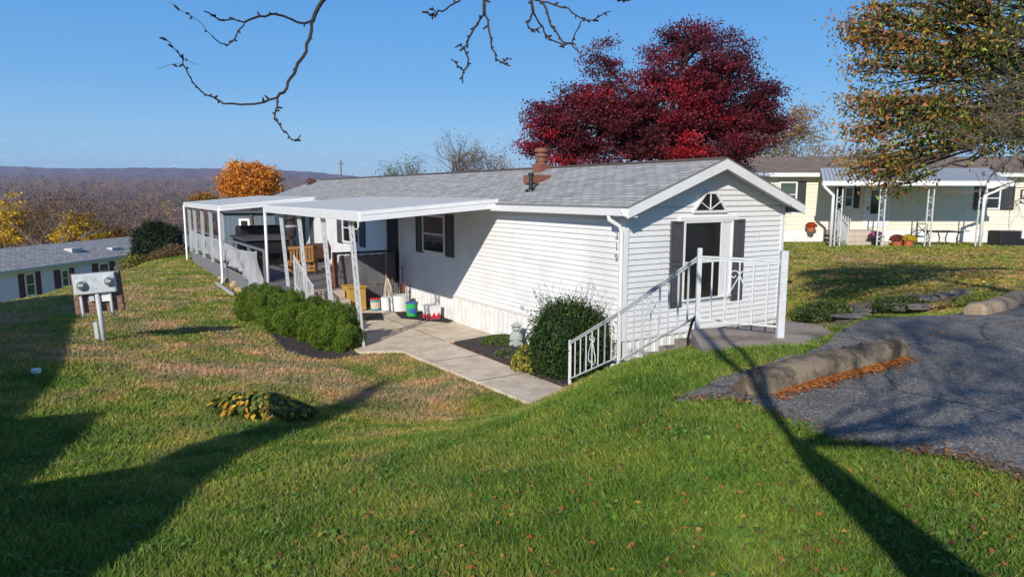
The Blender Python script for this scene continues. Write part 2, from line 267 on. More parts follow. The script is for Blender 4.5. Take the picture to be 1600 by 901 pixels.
# ------------------------------------------------------------------ mesh builder and scene tree
FR = {}
class MB:
    def __init__(s): s.v = []; s.f = []; s.uv = {}
    def add(s, vs, fs):
        o = len(s.v); s.v += [tuple(p) for p in vs]; s.f += [tuple(i + o for i in f) for f in fs]; return s
    def quad(s, a, b, c, d, uv=None):
        if uv: s.uv[len(s.f)] = uv
        return s.add([a, b, c, d], [(0, 1, 2, 3)])
    def box(s, x0, x1, y0, y1, z0, z1):
        vs = [(x, y, z) for z in (z0, z1) for y in (y0, y1) for x in (x0, x1)]
        return s.add(vs, [(0, 2, 3, 1), (4, 5, 7, 6), (0, 1, 5, 4), (2, 6, 7, 3), (0, 4, 6, 2), (1, 3, 7, 5)])
    def beam(s, a, b, w, h, up=(0, 0, 1)):
        a = Vector(a); b = Vector(b); d = (b - a).normalized(); up = Vector(up)
        if abs(d.dot(up)) > 0.98: up = Vector((0, 1, 0))
        r = d.cross(up).normalized() * (w / 2); q = r.cross(d).normalized() * (h / 2)
        vs = [p + i * r + j * q for p in (a, b) for i, j in ((-1, -1), (1, -1), (1, 1), (-1, 1))]
        return s.add(vs, [(0, 1, 2, 3), (7, 6, 5, 4), (0, 4, 5, 1), (1, 5, 6, 2), (2, 6, 7, 3), (3, 7, 4, 0)])
    def tube(s, pts, rad, n=6, cap=True):
        pts = [Vector(p) for p in pts]
        if not isinstance(rad, (list, tuple)): rad = [rad] * len(pts)
        o = len(s.v); prev = None
        for i, p in enumerate(pts):
            d = (pts[min(i + 1, len(pts) - 1)] - pts[max(i - 1, 0)]).normalized()
            if prev is None:
                r = d.cross(Vector((0, 0, 1)));
                if r.length < 0.05: r = d.cross(Vector((1, 0, 0)))
                r.normalize()
            else:
                r = prev - d * prev.dot(d); r.normalize()
            prev = r; q = d.cross(r)
            for k in range(n):
                t = 2 * math.pi * k / n; w = p + (r * math.cos(t) + q * math.sin(t)) * rad[i]; s.v.append((w.x, w.y, w.z))
        for i in range(len(pts) - 1):
            for k in range(n):
                a = o + i * n + k; b = o + i * n + (k + 1) % n; s.f.append((a, b, b + n, a + n))
        if cap:
            s.f.append(tuple(o + k for k in range(n))[::-1]); e = o + (len(pts) - 1) * n; s.f.append(tuple(e + k for k in range(n)))
        return s
    def lathe(s, c, prof, n=16):
        o = len(s.v)
        for r, z in prof:
            for k in range(n):
                t = 2 * math.pi * k / n; s.v.append((c[0] + r * math.cos(t), c[1] + r * math.sin(t), c[2] + z))
        for i in range(len(prof) - 1):
            for k in range(n):
                a = o + i * n + k; b = o + i * n + (k + 1) % n; s.f.append((a, b, b + n, a + n))
        s.f.append(tuple(o + k for k in range(n))[::-1]); e = o + (len(prof) - 1) * n; s.f.append(tuple(e + k for k in range(n)))
        return s
    def prism(s, poly, fn0, fn1):
        n = len(poly); vs = [fn0(p) for p in poly] + [fn1(p) for p in poly]
        fs = [tuple(range(n))[::-1], tuple(range(n, 2 * n))] + [(i, (i + 1) % n, n + (i + 1) % n, n + i) for i in range(n)]
        return s.add(vs, fs)
    def rock(s, c, rx, ry, rz, seed=0, sub=2):
        bm = bmesh.new(); bmesh.ops.create_icosphere(bm, subdivisions=sub, radius=1); rr = random.Random(seed)
        ph = [rr.uniform(0, 6) for _ in range(6)]
        for v in bm.verts:
            p = v.co.copy(); k = 1 + .16 * math.sin(3 * p.x + ph[0]) + .14 * math.sin(4 * p.y + ph[1]) + .12 * math.sin(5 * p.z + ph[2]) + rr.uniform(-.06, .06)
            v.co = Vector((c[0] + p.x * rx * k, c[1] + p.y * ry * k, c[2] + p.z * rz * k))
        s.add([v.co for v in bm.verts], [tuple(v.index for v in f.verts) for f in bm.faces]); bm.free(); return s
    def build(s, name, mat, parent=None, frame=WF, smooth=False, bevel=0.0, label=None):
        me = bpy.data.meshes.new(name); ob = bpy.data.objects.new(name, me); COL.objects.link(ob)
        M = frame
        if parent is not None:
            M = FR[parent.name].inverted() @ frame; ob.parent = parent; FR[ob.name] = FR[parent.name]
        else: FR[ob.name] = WF
        me.from_pydata([tuple(M @ Vector(p)) for p in s.v], [], s.f)
        if s.uv:
            uvl = me.uv_layers.new(name='UVMap')
            for fi, uv in s.uv.items():
                for li, c in zip(me.polygons[fi].loop_indices, uv): uvl.data[li].uv = c
        bm = bmesh.new(); bm.from_mesh(me); bmesh.ops.recalc_face_normals(bm, faces=bm.faces); bm.to_mesh(me); bm.free()
        me.materials.append(MATS[mat])
        if smooth:
            for p in me.polygons: p.use_smooth = True
        if bevel:
            b = ob.modifiers.new('bevel', 'BEVEL'); b.width = bevel; b.segments = 2; b.limit_method = 'ANGLE'
        if label: ob['label'] = label
        return ob
def thing(name, label, cat, loc, rot=0.0, group=None, frame=WF):
    o = bpy.data.objects.new(name, None); COL.objects.link(o); o.empty_display_size = 0.3
    M = frame @ Matrix.Translation(Vector(loc)) @ Matrix.Rotation(rot, 4, 'Z')
    o.matrix_world = M; FR[o.name] = M.copy()
    o['label'] = label; o['category'] = cat
    if group: o['group'] = group
    return o
def tag(o, label=None, cat=None, group=None, kind=None):
    if label: o['label'] = label
    if cat: o['category'] = cat
    if group: o['group'] = group
    if kind: o['kind'] = kind
    return o
def place(root):
    """give a single-mesh thing an origin at its own base"""
    me = root.data; co = np.empty(len(me.vertices) * 3); me.vertices.foreach_get('co', co); co = co.reshape(-1, 3)
    c = (co.min(0) + co.max(0)) / 2; c[2] = co[:, 2].min(); co -= c; me.vertices.foreach_set('co', co.ravel()); root.location = c; return root
def np_mesh(name, verts, faces, tint, mat, parent=None, nv=3):
    """verts (n,3) world, faces (m,nv)"""
    me = bpy.data.meshes.new(name)
    if parent is not None:
        Mi = np.array(FR[parent.name].inverted()); verts = verts @ Mi[:3, :3].T + Mi[:3, 3]
    me.vertices.add(len(verts)); me.vertices.foreach_set('co', verts.astype(np.float32).ravel())
    me.loops.add(faces.size); me.loops.foreach_set('vertex_index', faces.astype(np.int32).ravel())
    me.polygons.add(len(faces)); me.polygons.foreach_set('loop_start', np.arange(0, faces.size, nv, dtype=np.int32))
    me.update(calc_edges=True)
    if tint is not None:
        a = me.attributes.new('tint', 'FLOAT_COLOR', 'POINT'); t = np.ones((len(verts), 4), np.float32); t[:, :tint.shape[1]] = tint; a.data.foreach_set('color', t.ravel())
    me.materials.append(MATS[mat])
    o = bpy.data.objects.new(name, me); COL.objects.link(o)
    if parent is not None: o.parent = parent; FR[o.name] = FR[parent.name]
    return o
def leaf_quads(c, size, aspect=0.55, normal=None, nrm_mix=0.0, droop=0.0):
    """pointed leaves: centre points (n,3) -> verts, quads"""
    n = len(c); size = np.broadcast_to(size, n)[:, None]
    nn = rng.normal(size=(n, 3))
    if normal is not None: nn = nn / np.linalg.norm(nn, axis=1, keepdims=True) * (1 - nrm_mix) + normal * nrm_mix
    nn /= np.linalg.norm(nn, axis=1, keepdims=True) + 1e-9
    d = rng.normal(size=(n, 3)); d[:, 2] -= droop; d -= (d * nn).sum(1, keepdims=True) * nn; d /= np.linalg.norm(d, axis=1, keepdims=True) + 1e-9
    w = np.cross(nn, d)
    v = np.stack([c - d * size * .5, c + w * size * aspect * .5 - d * size * .05 + nn * size * .08, c + d * size * .5, c - w * size * aspect * .5 - d * size * .05 + nn * size * .08], 1)
    return v.reshape(-1, 3), np.arange(4 * n).reshape(n, 4)

# ------------------------------------------------------------------ terrain
P1 = atZ(893, 612, 0.0); P1.z = 0
P1 = Vector((0.99, 11.4, 0.02)); P2 = Vector((1.50, 9.4, 0.85)); P3 = Vector((2.18, 7.9, 1.70)); P4 = Vector((2.96, 7.40, 1.70))
ctrl = [(0, 0, 1.70), (-3, 0, 1.55), (3, 0, 1.75), (0, 3, 1.62), (1.5, 3, 1.71), (-3, 3, 1.35), (6, 3, 1.74), (4, 6, 1.73), (8, 8, 1.73), (2.6, 5, 1.73), (10, 5, 1.74),
        (1.1, 5.2, 1.62), (3.2, 6.5, 1.72), (5, 8.6, 1.70), (1.9, 7.2, 1.55), (1.55, 8.2, 1.20), (1.2, 9.3, 0.80), (.75, 11.1, 0.02), (0.2, 10.0, .06), (0, 5, 1.28), (0, 8, .58),
        (-1.5, 10.5, 0.0), (-2, 12, -.03), (-3.5, 13.5, -.06), (-3, 6, .95), (-3, 9, .42), (-6, 3, 1.1), (-6, 7, .85), (-6, 10, .55), (-7.8, 13.2, .45), (-6.5, 16, .10),
        (-5.2, 15.5, -.03), (-9, 20, .05), (-12, 25, .02), (-15.5, 30, -.05), (-18, 34, -.08), (-10.5, 14, .6), (-11, 17, .35), (-14.9, 20, .1), (-14.3, 22, .12), (-16.4, 29, .05),
        (-19, 33, -.6), (-23, 33, -3.2), (-23, 42, -3.4), (-23, 22, -2.6), (-30, 30, -3.8), (-22, 14, -.6), (-30, 45, -4.5), (-20, 42, -1.6), (-14, 6, .9), (-15, 0, 1.2),
        (4.2, 9.2, 1.60), (1.97, 6.9, 1.70), (2.6, 6.8, 1.72), (1.65, 7.5, 1.50), (3.6, 8.4, 1.66), (5.5, 11, 1.2), (7, 12.2, 1.2), (8, 14.5, 1.1), (8, 18, 1.05), (12, 20, 1.1), (12, 27, 1.15), (20, 28, 1.15), (9, 12.6, 1.55), (12, 15, 1.5), (20, 18, 1.5), (6, 25, .9), (-5, 38, 0), (5, 40, 1), (20, 40, 1.2),
        (30, 28, 1.2), (20, 5, 1.75), (10, -6, 1.8), (-5, -6, 1.7), (-15, -8, 1.5), (-9, 34, .0)]
cp = np.array(ctrl, float)
def tpsU(r2): return np.where(r2 > 1e-9, 0.5 * r2 * np.log(r2 + 1e-12), 0)
def _fit():
    n = len(cp); d2 = ((cp[:, None, :2] - cp[None, :, :2]) ** 2).sum(-1); K = tpsU(d2) + np.eye(n) * 0.15
    Pm = np.hstack([np.ones((n, 1)), cp[:, :2]]); A = np.zeros((n + 3, n + 3)); A[:n, :n] = K; A[:n, n:] = Pm; A[n:, :n] = Pm.T
    return np.linalg.solve(A, np.concatenate([cp[:, 2], [0, 0, 0]]))
WTS = _fit()
def sstep(a, b, x): t = np.clip((x - a) / (b - a), 0, 1); return t * t * (3 - 2 * t)
def inpoly(x, y, poly):
    r = np.zeros(x.shape, bool); n = len(poly)
    for i in range(n):
        x1, y1 = poly[i]; x2, y2 = poly[(i + 1) % n]
        if y1 == y2: continue
        c = ((y1 > y) != (y2 > y)) & (x < (x2 - x1) * (y - y1) / (y2 - y1) + x1); r ^= c
    return r
sdir = (P1 - P3); sdir.z = 0; SL = sdir.length; sdir.normalize(); slat = Vector((-sdir.y, sdir.x, 0)) * -1   # slat: to the right, towards the house
if slat.x < 0: slat = -slat
def hills_z(x, y):
    d = np.hypot(x, y)
    z = -6 - 34 * (1 - np.exp(-(np.maximum(d - 60, 0)) / 200)) + 118 * sstep(350, 4300, d) + 5 * np.sin(x / 170 + 1) * np.sin(y / 230) * sstep(150, 500, d)
    return z
def gz(x, y):
    x = np.asarray(x, float); y = np.asarray(y, float); sh = x.shape; x = x.ravel(); y = y.ravel(); out = np.empty(len(x))
    for i in range(0, len(x), 60000):
        xx = np.clip(x[i:i + 60000], -34, 34); yy = np.clip(y[i:i + 60000], -10, 46)
        d2 = (xx[:, None] - cp[None, :, 0]) ** 2 + (yy[:, None] - cp[None, :, 1]) ** 2
        out[i:i + 60000] = tpsU(d2) @ WTS[:len(cp)] + WTS[-3] + WTS[-2] * xx + WTS[-1] * yy
    d = np.hypot(x, y)
    # flat pad under the house, porch and deck
    dx, dy = x - C0.x, y - C0.y; v = dx * math.cos(ANG) + dy * math.sin(ANG); u = -dx * math.sin(ANG) + dy * math.cos(ANG)
    ou = np.maximum(np.maximum(-0.2 - u, u - 27), 0); ov = np.maximum(np.maximum(-3.25 - v, v - 4.7), 0); dd = np.hypot(ou, ov)
    w = 1 - sstep(0, 1.0, dd); out = out * (1 - w) + (-0.05) * w
    # path foot and the stair run
    pw = 1 - sstep(0.0, 0.5, np.maximum(np.maximum(-0.9 - u, u - 3), 0) + np.maximum(np.maximum(-2.25 - v, v + 1.1), 0)); out = out * (1 - pw) + (-0.05) * pw
    s = (x - P3.x) * sdir.x + (y - P3.y) * sdir.y; t = (x - P3.x) * slat.x + (y - P3.y) * slat.y
    st = P3.z * (1 - np.clip(s, 0, SL) / SL) - 0.26
    inside = (s > -0.1) & (s < SL + .5) & (t > -0.02) & (t < 2.6) & (u < 0.2)
    out = np.where(inside, np.minimum(out, np.maximum(st, -.03)), out)
    inside = (s > 1.2) & (t > 1.0) & (u < 0.2) & (v < 4.4) & (v > -.5)
    out = np.where(inside, np.minimum(out, 0.25), out)
    far = sstep(44, 95, d); out = out * (1 - far) + hills_z(x, y) * far
    return out.reshape(sh)
def g1(x, y): return float(gz(np.array([x]), np.array([y]))[0])
def on_ground(px, py):
    r = pray(px, py); o = Vector((0, 0, CZ)); t = np.concatenate([np.arange(2, 60, .04)]); P = np.array(o)[None] + t[:, None] * np.array(r)[None]
    h = gz(P[:, 0], P[:, 1]); k = np.argmax(P[:, 2] < h); p = P[k]; return Vector((p[0], p[1], float(h[k])))

# ground sheet: graded grid out to the horizon
def build_ground():
    def axis(a, dense0, dense1, step):
        mid = list(np.arange(dense0, dense1 + 1e-6, step)); lo = [dense0]; hi = [dense1]; s = step
        while lo[-1] > -9000: s *= 1.16; lo.append(lo[-1] - s)
        s = step
        while hi[-1] < a: s *= 1.16; hi.append(hi[-1] + s)
        return np.array(lo[:0:-1] + mid + hi[1:])
    xs = axis(9000, -20, 14, 0.16); ys = axis(9500, -3, 36, 0.16); ys = ys[ys > -400]
    X, Y = np.meshgrid(xs, ys); Z = gz(X, Y); nx, ny = len(xs), len(ys)
    V_ = np.stack([X.ravel(), Y.ravel(), Z.ravel()], 1); i = np.arange(nx * ny).reshape(ny, nx)
    F_ = np.stack([i[:-1, :-1].ravel(), i[:-1, 1:].ravel(), i[1:, 1:].ravel(), i[1:, :-1].ravel()], 1)
    o = np_mesh('ground', V_, F_, None, 'ground', nv=4); o['kind'] = 'structure'
    o.data.polygons.foreach_set('use_smooth', np.ones(len(F_), bool)); return o
build_ground()

def sheet(name, poly, mat, off, zf=None, step=0.25, edge=None, jitter=0.0):
    """surface following the ground (or zf) inside a polygon of (x, y), with a skirt down its rim"""
    pts = []; n = len(poly); rr = random.Random(3)
    for i in range(n):
        a = Vector(poly[i]); b = Vector(poly[(i + 1) % n]); k = max(1, int((b - a).length / step))
        for j in range(k):
            p = a + (b - a) * (j / k)
            if jitter: p = p + Vector((rr.uniform(-jitter, jitter), rr.uniform(-jitter, jitter)))
            pts.append(p)
    m = len(pts); rim = [(p.x, p.y) for p in pts]
    xs = [p.x for p in pts]; ys = [p.y for p in pts]
    gx, gy = np.meshgrid(np.arange(min(xs), max(xs), step), np.arange(min(ys), max(ys), step)); gx = gx.ravel(); gy = gy.ravel()
    k = inpoly(gx, gy, rim); co = [Vector(p) for p in rim] + [Vector((a + .001, b + .001)) for a, b in zip(gx[k], gy[k])]
    V_, E_, F_, *_ = geometry.delaunay_2d_cdt(co, [], [list(range(m))], 1, 1e-5)
    x = np.array([p.x for p in V_]); y = np.array([p.y for p in V_])
    z = (gz(x, y) if zf is None else np.array([zf(a, b) for a, b in zip(x, y)])) + off
    mb = MB(); mb.add([(a, b, c) for a, b, c in zip(x, y, z)], [tuple(f) for f in F_])
    base = [(p[0], p[1], (g1(*p) if zf is None else zf(*p)) + off) for p in rim]; d = 0.12 + off
    for i in range(m):
        a = base[i]; b = base[(i + 1) % m]; mb.quad(a, b, (b[0], b[1], b[2] - d), (a[0], a[1], a[2] - d))
    o = mb.build(name, mat); return o
def hpoly(l): return [tuple((hw(v, u))[:2]) for v, u in l]
PATH = hpoly([(-3.28, 4.5), (-2.5, 4.1), (-2.22, -.5), (-2.0, -.9), (-1.25, -.9), (-1.29, 4.2), (-1.24, 4.42), (-.02, 4.42), (-.02, 9.9), (-3.28, 9.9)])
tag(sheet('path', PATH, 'walk_concrete', 0.0, zf=lambda a, b: 0.0, step=0.5), kind='structure')
PARK = [tuple(atZ(px, py, 1.73)[:2]) for px, py in [(1062, 614), (1095, 598), (1135, 590), (1250, 556), (1300, 532), (1318, 515), (1345, 503), (1400, 492), (1500, 468), (1600, 447)]] + [(22, 20), (22, -2), (8, -2), (4.2, 1.4)] + \
       [tuple(atZ(px, py, 1.73)[:2]) for px, py in [(1640, 775), (1600, 752), (1480, 716), (1400, 705), (1310, 688), (1190, 636), (1150, 622)]]
tag(sheet('parking_lot', PARK, 'asphalt', 0.022, step=0.16, jitter=0.05), kind='structure')
jm = MB()
for a_, b_, c_, d_ in ((-2.32, 1.2, -1.28, 1.2), (-2.40, 2.9, -1.29, 2.9), (-3.2, 6.3, -.05, 6.3), (-1.31, 4.45, -1.31, 8.2)):
    p0 = hw(a_, b_, .0015); p1 = hw(c_, d_, .0015); jm.beam(p0, p1, .016, .005)
tag(jm.build('path_joints', 'mulch'), kind='structure')
BED = hpoly([(-1.22, -.1), (-1.22, 2.2), (-1.25, 4.1), (-.05, 4.3), (-.02, -.2), (-.1, -.9), (-.9, -.5)])
tag(sheet('mulch_bed', BED, 'mulch', 0.05, zf=lambda a, b: 0.0, step=0.12), kind='structure')
BED2 = hpoly([(-3.35, 4.4), (-3.35, 10), (-4.3, 10), (-4.6, 5.2), (-4.2, 4.3)])
tag(sheet('mulch_ground', BED2, 'mulch', 0.03, step=0.15), kind='structure')

# mountain ridge
def mountain():
    vs = []; nx = 240; prof = [(-9000, 262, 0), (-3500, 260)]
    prf_x = [-200, 0, 90, 160, 225, 330, 420, 480, 540, 620, 800, 1000]; prf_y = [256, 259, 263, 263, 262, 263.5, 265, 268, 274, 283, 290, 295]
    D = 5200.0; V_ = []; 
    for i in range(nx + 1):
        px = -400 + 1700 * i / nx; py = float(np.interp(px, prf_x, prf_y)) + 0.5 * math.sin(px / 9.0) * .6 + .4 * math.sin(px / 3.7)
        t = atY(px, py, D); X = t.x; top = t.z
        zb = 55
        for k, (fr, off) in enumerate([(0, -1100), (.12, -800), (.4, -500), (.75, -220), (1, 0), (.8, 400), (0, 1500)]):
            V_.append((X * (D + off) / D, D + off, zb + (top - zb) * fr + 10 * math.sin(i * .9 + k) * (0 < k < 4)))
    F_ = [(i * 7 + k, (i + 1) * 7 + k, (i + 1) * 7 + k + 1, i * 7 + k + 1) for i in range(nx) for k in range(6)]
    o = np_mesh('mountain', np.array(V_), np.array(F_), None, 'mountain', nv=4); o['kind'] = 'structure'
    o.data.polygons.foreach_set('use_smooth', np.ones(len(F_), bool))
mountain()

# haze: closed box of thin air round everything
def haze():
    mb = MB().box(-9600, 9600, -450, 7600, -90, 330); me_m, n, l, b = newmat('haze_air'); n.remove(b)
    pv = n.new('ShaderNodeVolumePrincipled'); pv.inputs['Density'].default_value = 0.00010; pv.inputs['Color'].default_value = (0.55, 0.72, 1.0, 1)
    pv.inputs['Anisotropy'].default_value = 0.0
    l.new(pv.outputs[0], n['Material Output'].inputs['Volume']); o = mb.build('haze', 'haze_air'); o['kind'] = 'stuff'; o['label'] = 'thin blue autumn haze over the valley'
haze()

# ------------------------------------------------------------------ house pieces
def lap_wall(mb, axis, fixed, a0, a1, z0, z1, out, pitch=0.102, depth=0.022, lim=None):
    """lap siding; axis 'y': runs in y at x = fixed, facing out (+1/-1) along x; lim(z) -> (a0, a1)"""
    z = z0
    while z < z1 - 1e-4:
        t = min(z + pitch, z1)
        b0, b1 = (a0, a1) if lim is None else lim(z); c0, c1 = (a0, a1) if lim is None else lim(t)
        def P(a, d, zz): return (fixed + out * d, a, zz) if axis == 'y' else (a, fixed + out * d, zz)
        row = int(round((z - z0) / pitch)); cuts = [a for a in (a0 + ((row // 2 * 1.37) % 3.66) + 3.66 * j for j in range(40)) if max(b0, c0) + .1 < a < min(b1, c1) - .1]; xs0 = [b0] + cuts + [b1]; xs1 = [c0] + cuts + [c1]
        for j in range(len(xs0) - 1):
            e = .0035 if j % 2 else 0.0; dj = depth + e + .0012 * math.sin(row * 2.3 + j)
            mb.quad(P(xs0[j], dj, z), P(xs0[j + 1], dj, z), P(xs1[j + 1], e, t), P(xs1[j], e, t)); mb.quad(P(xs0[j], 0, z), P(xs0[j + 1], 0, z), P(xs0[j + 1], dj, z), P(xs0[j], dj, z))
        z = t
    return mb
def ribbed(mb, axis, fixed, a0, a1, z0, z1, out, pitch=0.1, depth=0.022):
    a = a0; k = 0
    def P(a_, d, zz): return (fixed + out * d, a_, zz) if axis == 'y' else (a_, fixed + out * d, zz)
    while a < a1 - 1e-4:
        b = min(a + pitch * .5, a1); d0, d1 = (0, depth) if k % 2 == 0 else (depth, 0)
        if k % 4 in (0, 1): d0 = d1 = depth if k % 4 == 0 else depth
        if k % 4 == 2: d0 = d1 = 0
        if k % 4 == 3: d0 = d1 = 0.004
        mb.quad(P(a, d0, z0), P(b, d1, z0), P(b, d1, z1), P(a, d0, z1)); a = b; k += 1
        nd = depth if k % 4 in (0, 1) else (0 if k % 4 == 2 else .004)
        if a < a1 - 1e-4: mb.quad(P(a, d1, z0), P(a, nd, z0), P(a, nd, z1), P(a, d1, z1))
    return mb
def rect_on(axis, fixed, out):
    """returns box(a0,a1,z0,z1,d0,d1) for a wall facing `out`"""
    def f(mb, a0, a1, z0, z1, d0, d1):
        lo, hi = sorted((fixed + out * d0, fixed + out * d1))
        return mb.box(lo, hi, a0, a1, z0, z1) if axis == 'y' else mb.box(a0, a1, lo, hi, z0, z1)
    return f
def window(parent, axis, fixed, out, a0, a1, z0, z1, frame, fw=0.05, rail=True, gl='glass_dark', muntin=0, fmat='trim_white', d=0.065):
    B = rect_on(axis, fixed, out); f = MB()
    B(f, a0, a0 + fw, z0, z1, 0, d); B(f, a1 - fw, a1, z0, z1, 0, d); B(f, a0 + fw, a1 - fw, z1 - fw, z1, 0, d - .002); B(f, a0 + fw, a1 - fw, z0, z0 + fw, 0, d + .012)
    if rail: zm = (z0 + z1) / 2; B(f, a0 + fw, a1 - fw, zm - .018, zm + .018, 0, d - .012)
    for k in range(1, muntin + 1): am = a0 + (a1 - a0) * k / (muntin + 1); B(f, am - .009, am + .009, z0 + fw, z1 - fw, 0, d - .016)
    w = f.build('window', fmat, parent, frame)
    g = MB(); B(g, a0 + fw, a1 - fw, z0 + fw, z1 - fw, 0, 0.036); g.build('pane', gl, w, frame); return w
def shutter(parent, axis, fixed, out, a0, a1, z0, z1, frame, mat, louvre=False):
    B = rect_on(axis, fixed, out); m = MB(); t = .045
    B(m, a0, a1, z0, z1, 0, .034); zm = (z0 + z1) / 2
    for x0, x1, q0, q1 in ((a0, a0 + t, z0, z1), (a1 - t, a1, z0, z1), (a0 + t, a1 - t, z0, z0 + t), (a0 + t, a1 - t, z1 - t, z1), (a0 + t, a1 - t, zm - t * .7, zm + t * .7)): B(m, x0, x1, q0, q1, .034, .052)
    for q0, q1 in ((z0 + t * 1.6, zm - t * 1.3), (zm + t * 1.3, z1 - t * 1.6)): B(m, a0 + t * 1.6, a1 - t * 1.6, q0, q1, .034, .047)
    return m.build('shutter', mat, parent, frame, bevel=.003)

# ------------------------------------------------------------------ main mobile home
W_ = 4.38; LEN = 25.0; ZB = 0.70; ZT = 3.06; ZR = 3.06 + 0.80; VM = W_ / 2
home = thing('mobile_home', 'long white mobile home with grey shingle roof and black shutters, in the middle', 'mobile home', (VM, LEN / 2, 0), frame=HF)
wl_ = MB(); lap_wall(wl_, 'y', 0, 0, LEN, ZB, ZT, -1)
lap_wall(wl_, 'x', 0, 0, W_, ZB, ZT, -1)
def rlim(z): t = (z - ZT) / (ZR - ZT) * VM; return (min(t, VM - .01), max(W_ - t, VM + .01))
lap_wall(wl_, 'x', 0, 0, W_, ZT, ZR, -1, lim=rlim)
wl_.quad((W_, 0, ZB), (W_, LEN, ZB), (W_, LEN, ZT), (W_, 0, ZT)); wl_.add([(0, LEN, ZB), (W_, LEN, ZB), (W_, LEN, ZT), (VM, LEN, ZR), (0, LEN, ZT)], [(0, 1, 2, 3, 4)])
wl_.build('wall', 'siding_white', home, HF)
sk = MB(); ribbed(sk, 'y', .014, 0, LEN, -.05, ZB - .03, -1); ribbed(sk, 'x', .014, 0, W_, -.05, ZB - .03, -1); sk.build('skirting', 'skirt_white', home, HF)
tr = MB(); tr.box(-.03, .0, .0, LEN, ZB - .035, ZB - .004); tr.box(0, W_, -.03, 0, ZB - .035, ZB - .004)
tr.box(-.034, .0, -.034, .09, ZB - .03, ZT); tr.box(.0, .07, -.0341, .0, ZB - .03, ZT); tr.box(W_ - .07, W_ + .02, -.034, 0, ZB - .03, ZT); tr.box(-.034, 0, 9.72, 9.8, ZB, ZT)
tr.build('corner_trim', 'trim_white', home, HF)
OV = 0.24; OE = 0.34; sl = (ZR - ZT) / VM; ZE = ZT - sl * OV + .10; ZK = ZR + .10
rf = MB(); y0, y1 = -OE, LEN + .3
sLen = math.hypot(VM + OV, ZK - ZE)
for sgn in (0, 1):
    xe = -OV if sgn == 0 else W_ + OV
    rf.quad((xe, y0, ZE), (xe, y1, ZE), (VM, y1, ZK), (VM, y0, ZK), uv=[(y0, 0), (y1, 0), (y1, sLen), (y0, sLen)])
    rf.quad((xe, y0, ZE - .03), (xe, y0, ZE), (VM, y0, ZK), (VM, y0, ZK - .03), uv=[(0, 0)] * 4)
    rf.quad((xe, y0, ZE - .03), (xe, y1, ZE - .03), (xe, y1, ZE), (xe, y0, ZE), uv=[(0, 0)] * 4)
rf.build('roof', 'shingle_grey', home, HF)
ridgecap = MB()
for k in range(int(LEN / .3)):
    a = y0 + k * .3; ridgecap.quad((VM - .14, a, ZK - .045 + .004), (VM - .14, a + .31, ZK - .045 + .012), (VM, a + .31, ZK + .016), (VM, a, ZK + .008)); ridgecap.quad((VM + .14, a, ZK - .045 + .004), (VM, a, ZK + .008), (VM, a + .31, ZK + .016), (VM + .14, a + .31, ZK - .045 + .012))
ridgecap.build('ridge_cap', 'shingle_brown', home, HF)
fa = MB()
for sgn in (-1, 1):
    xe = VM + sgn * (VM + OV)
    # rake fascia boards and soffit under the gable overhang
    fa.add([(xe, y0 - .012, ZE - .035), (VM, y0 - .012, ZK - .035), (VM, y0 - .012, ZK - .215), (xe, y0 - .012, ZE - .20)] + [(xe, y0 + .012, ZE - .035), (VM, y0 + .012, ZK - .035), (VM, y0 + .012, ZK - .215), (xe, y0 + .012, ZE - .20)],
           [(0, 1, 2, 3), (4, 5, 6, 7), (0, 1, 5, 4), (2, 3, 7, 6), (0, 3, 7, 4)])
    fa.quad((xe, y0 + .013, ZE - .12), (VM, y0 + .013, ZK - .12), (VM, 0, ZK - .12), (xe, 0, ZE - .12))
    fa.box(min(xe, xe + .02 * sgn), max(xe, xe + .02 * sgn), y0 + .012, y1, ZE - .17, ZE - .034)
    lo, hi = sorted((xe - .001 * sgn, VM + sgn * VM)); fa.box(lo, hi, y0 + .014, LEN, ZE - .185, ZE - .165)
fa.build('fascia', 'trim_white', home, HF)
gt = MB(); gt.prism([(-OV - .022, ZE - .155), (-OV - .11, ZE - .155), (-OV - .13, ZE - .035), (-OV - .115, ZE - .035), (-OV - .1, ZE - .12), (-OV - .022, ZE - .12)], lambda p: (p[0], y0 + .05, p[1]), lambda p: (p[0], y1, p[1]))
gt.build('gutter', 'trim_white', home, HF)
dsp = MB(); dsp.tube([(-OV - .07, .06, ZE - .15), (-OV - .07, .06, ZE - .22), (-.12, -.0, ZE - .34), (-.065, -.0, ZE - .45), (-.065, -.0, 1.5), (-.065, -.0, .12), (-.16, -.02, .05)], .04, 8)
dsp.build('downspout', 'trim_white', home, HF, smooth=True)
# front window in the gable
win = window(home, 'x', 0, -1, 1.425, 2.78, 1.27, 2.78, HF, fw=.035, rail=False)
B = rect_on('x', 0, -1)
q = MB(); B(q, 1.46, 2.44, 1.98, 2.015, .0, .048); B(q, 2.44, 2.50, 1.305, 2.745, .0, .055); B(q, 1.30, 2.92, 2.782, 2.86, 0, .07); q.build('sash', 'trim_white', win, HF)
q = MB(); B(q, 2.50, 2.745, 1.305, 2.745, .0, .044); q.build('blind', 'plastic_white', win, HF)
shutter(home, 'x', 0, -1, 1.10, 1.42, 1.18, 2.79, HF, 'shutter_grey'); shutter(home, 'x', 0, -1, 2.82, 3.14, 1.18, 2.79, HF, 'shutter_grey')
trap = [(1.66, 2.93), (2.58, 2.93), (2.58, 2.98), (2.28, 3.33), (1.96, 3.33), (1.66, 2.98)]
fr_ = MB(); inner = [(1.72, 2.975), (2.52, 2.975), (2.52, 2.99), (2.25, 3.285), (1.99, 3.285), (1.72, 2.99)]
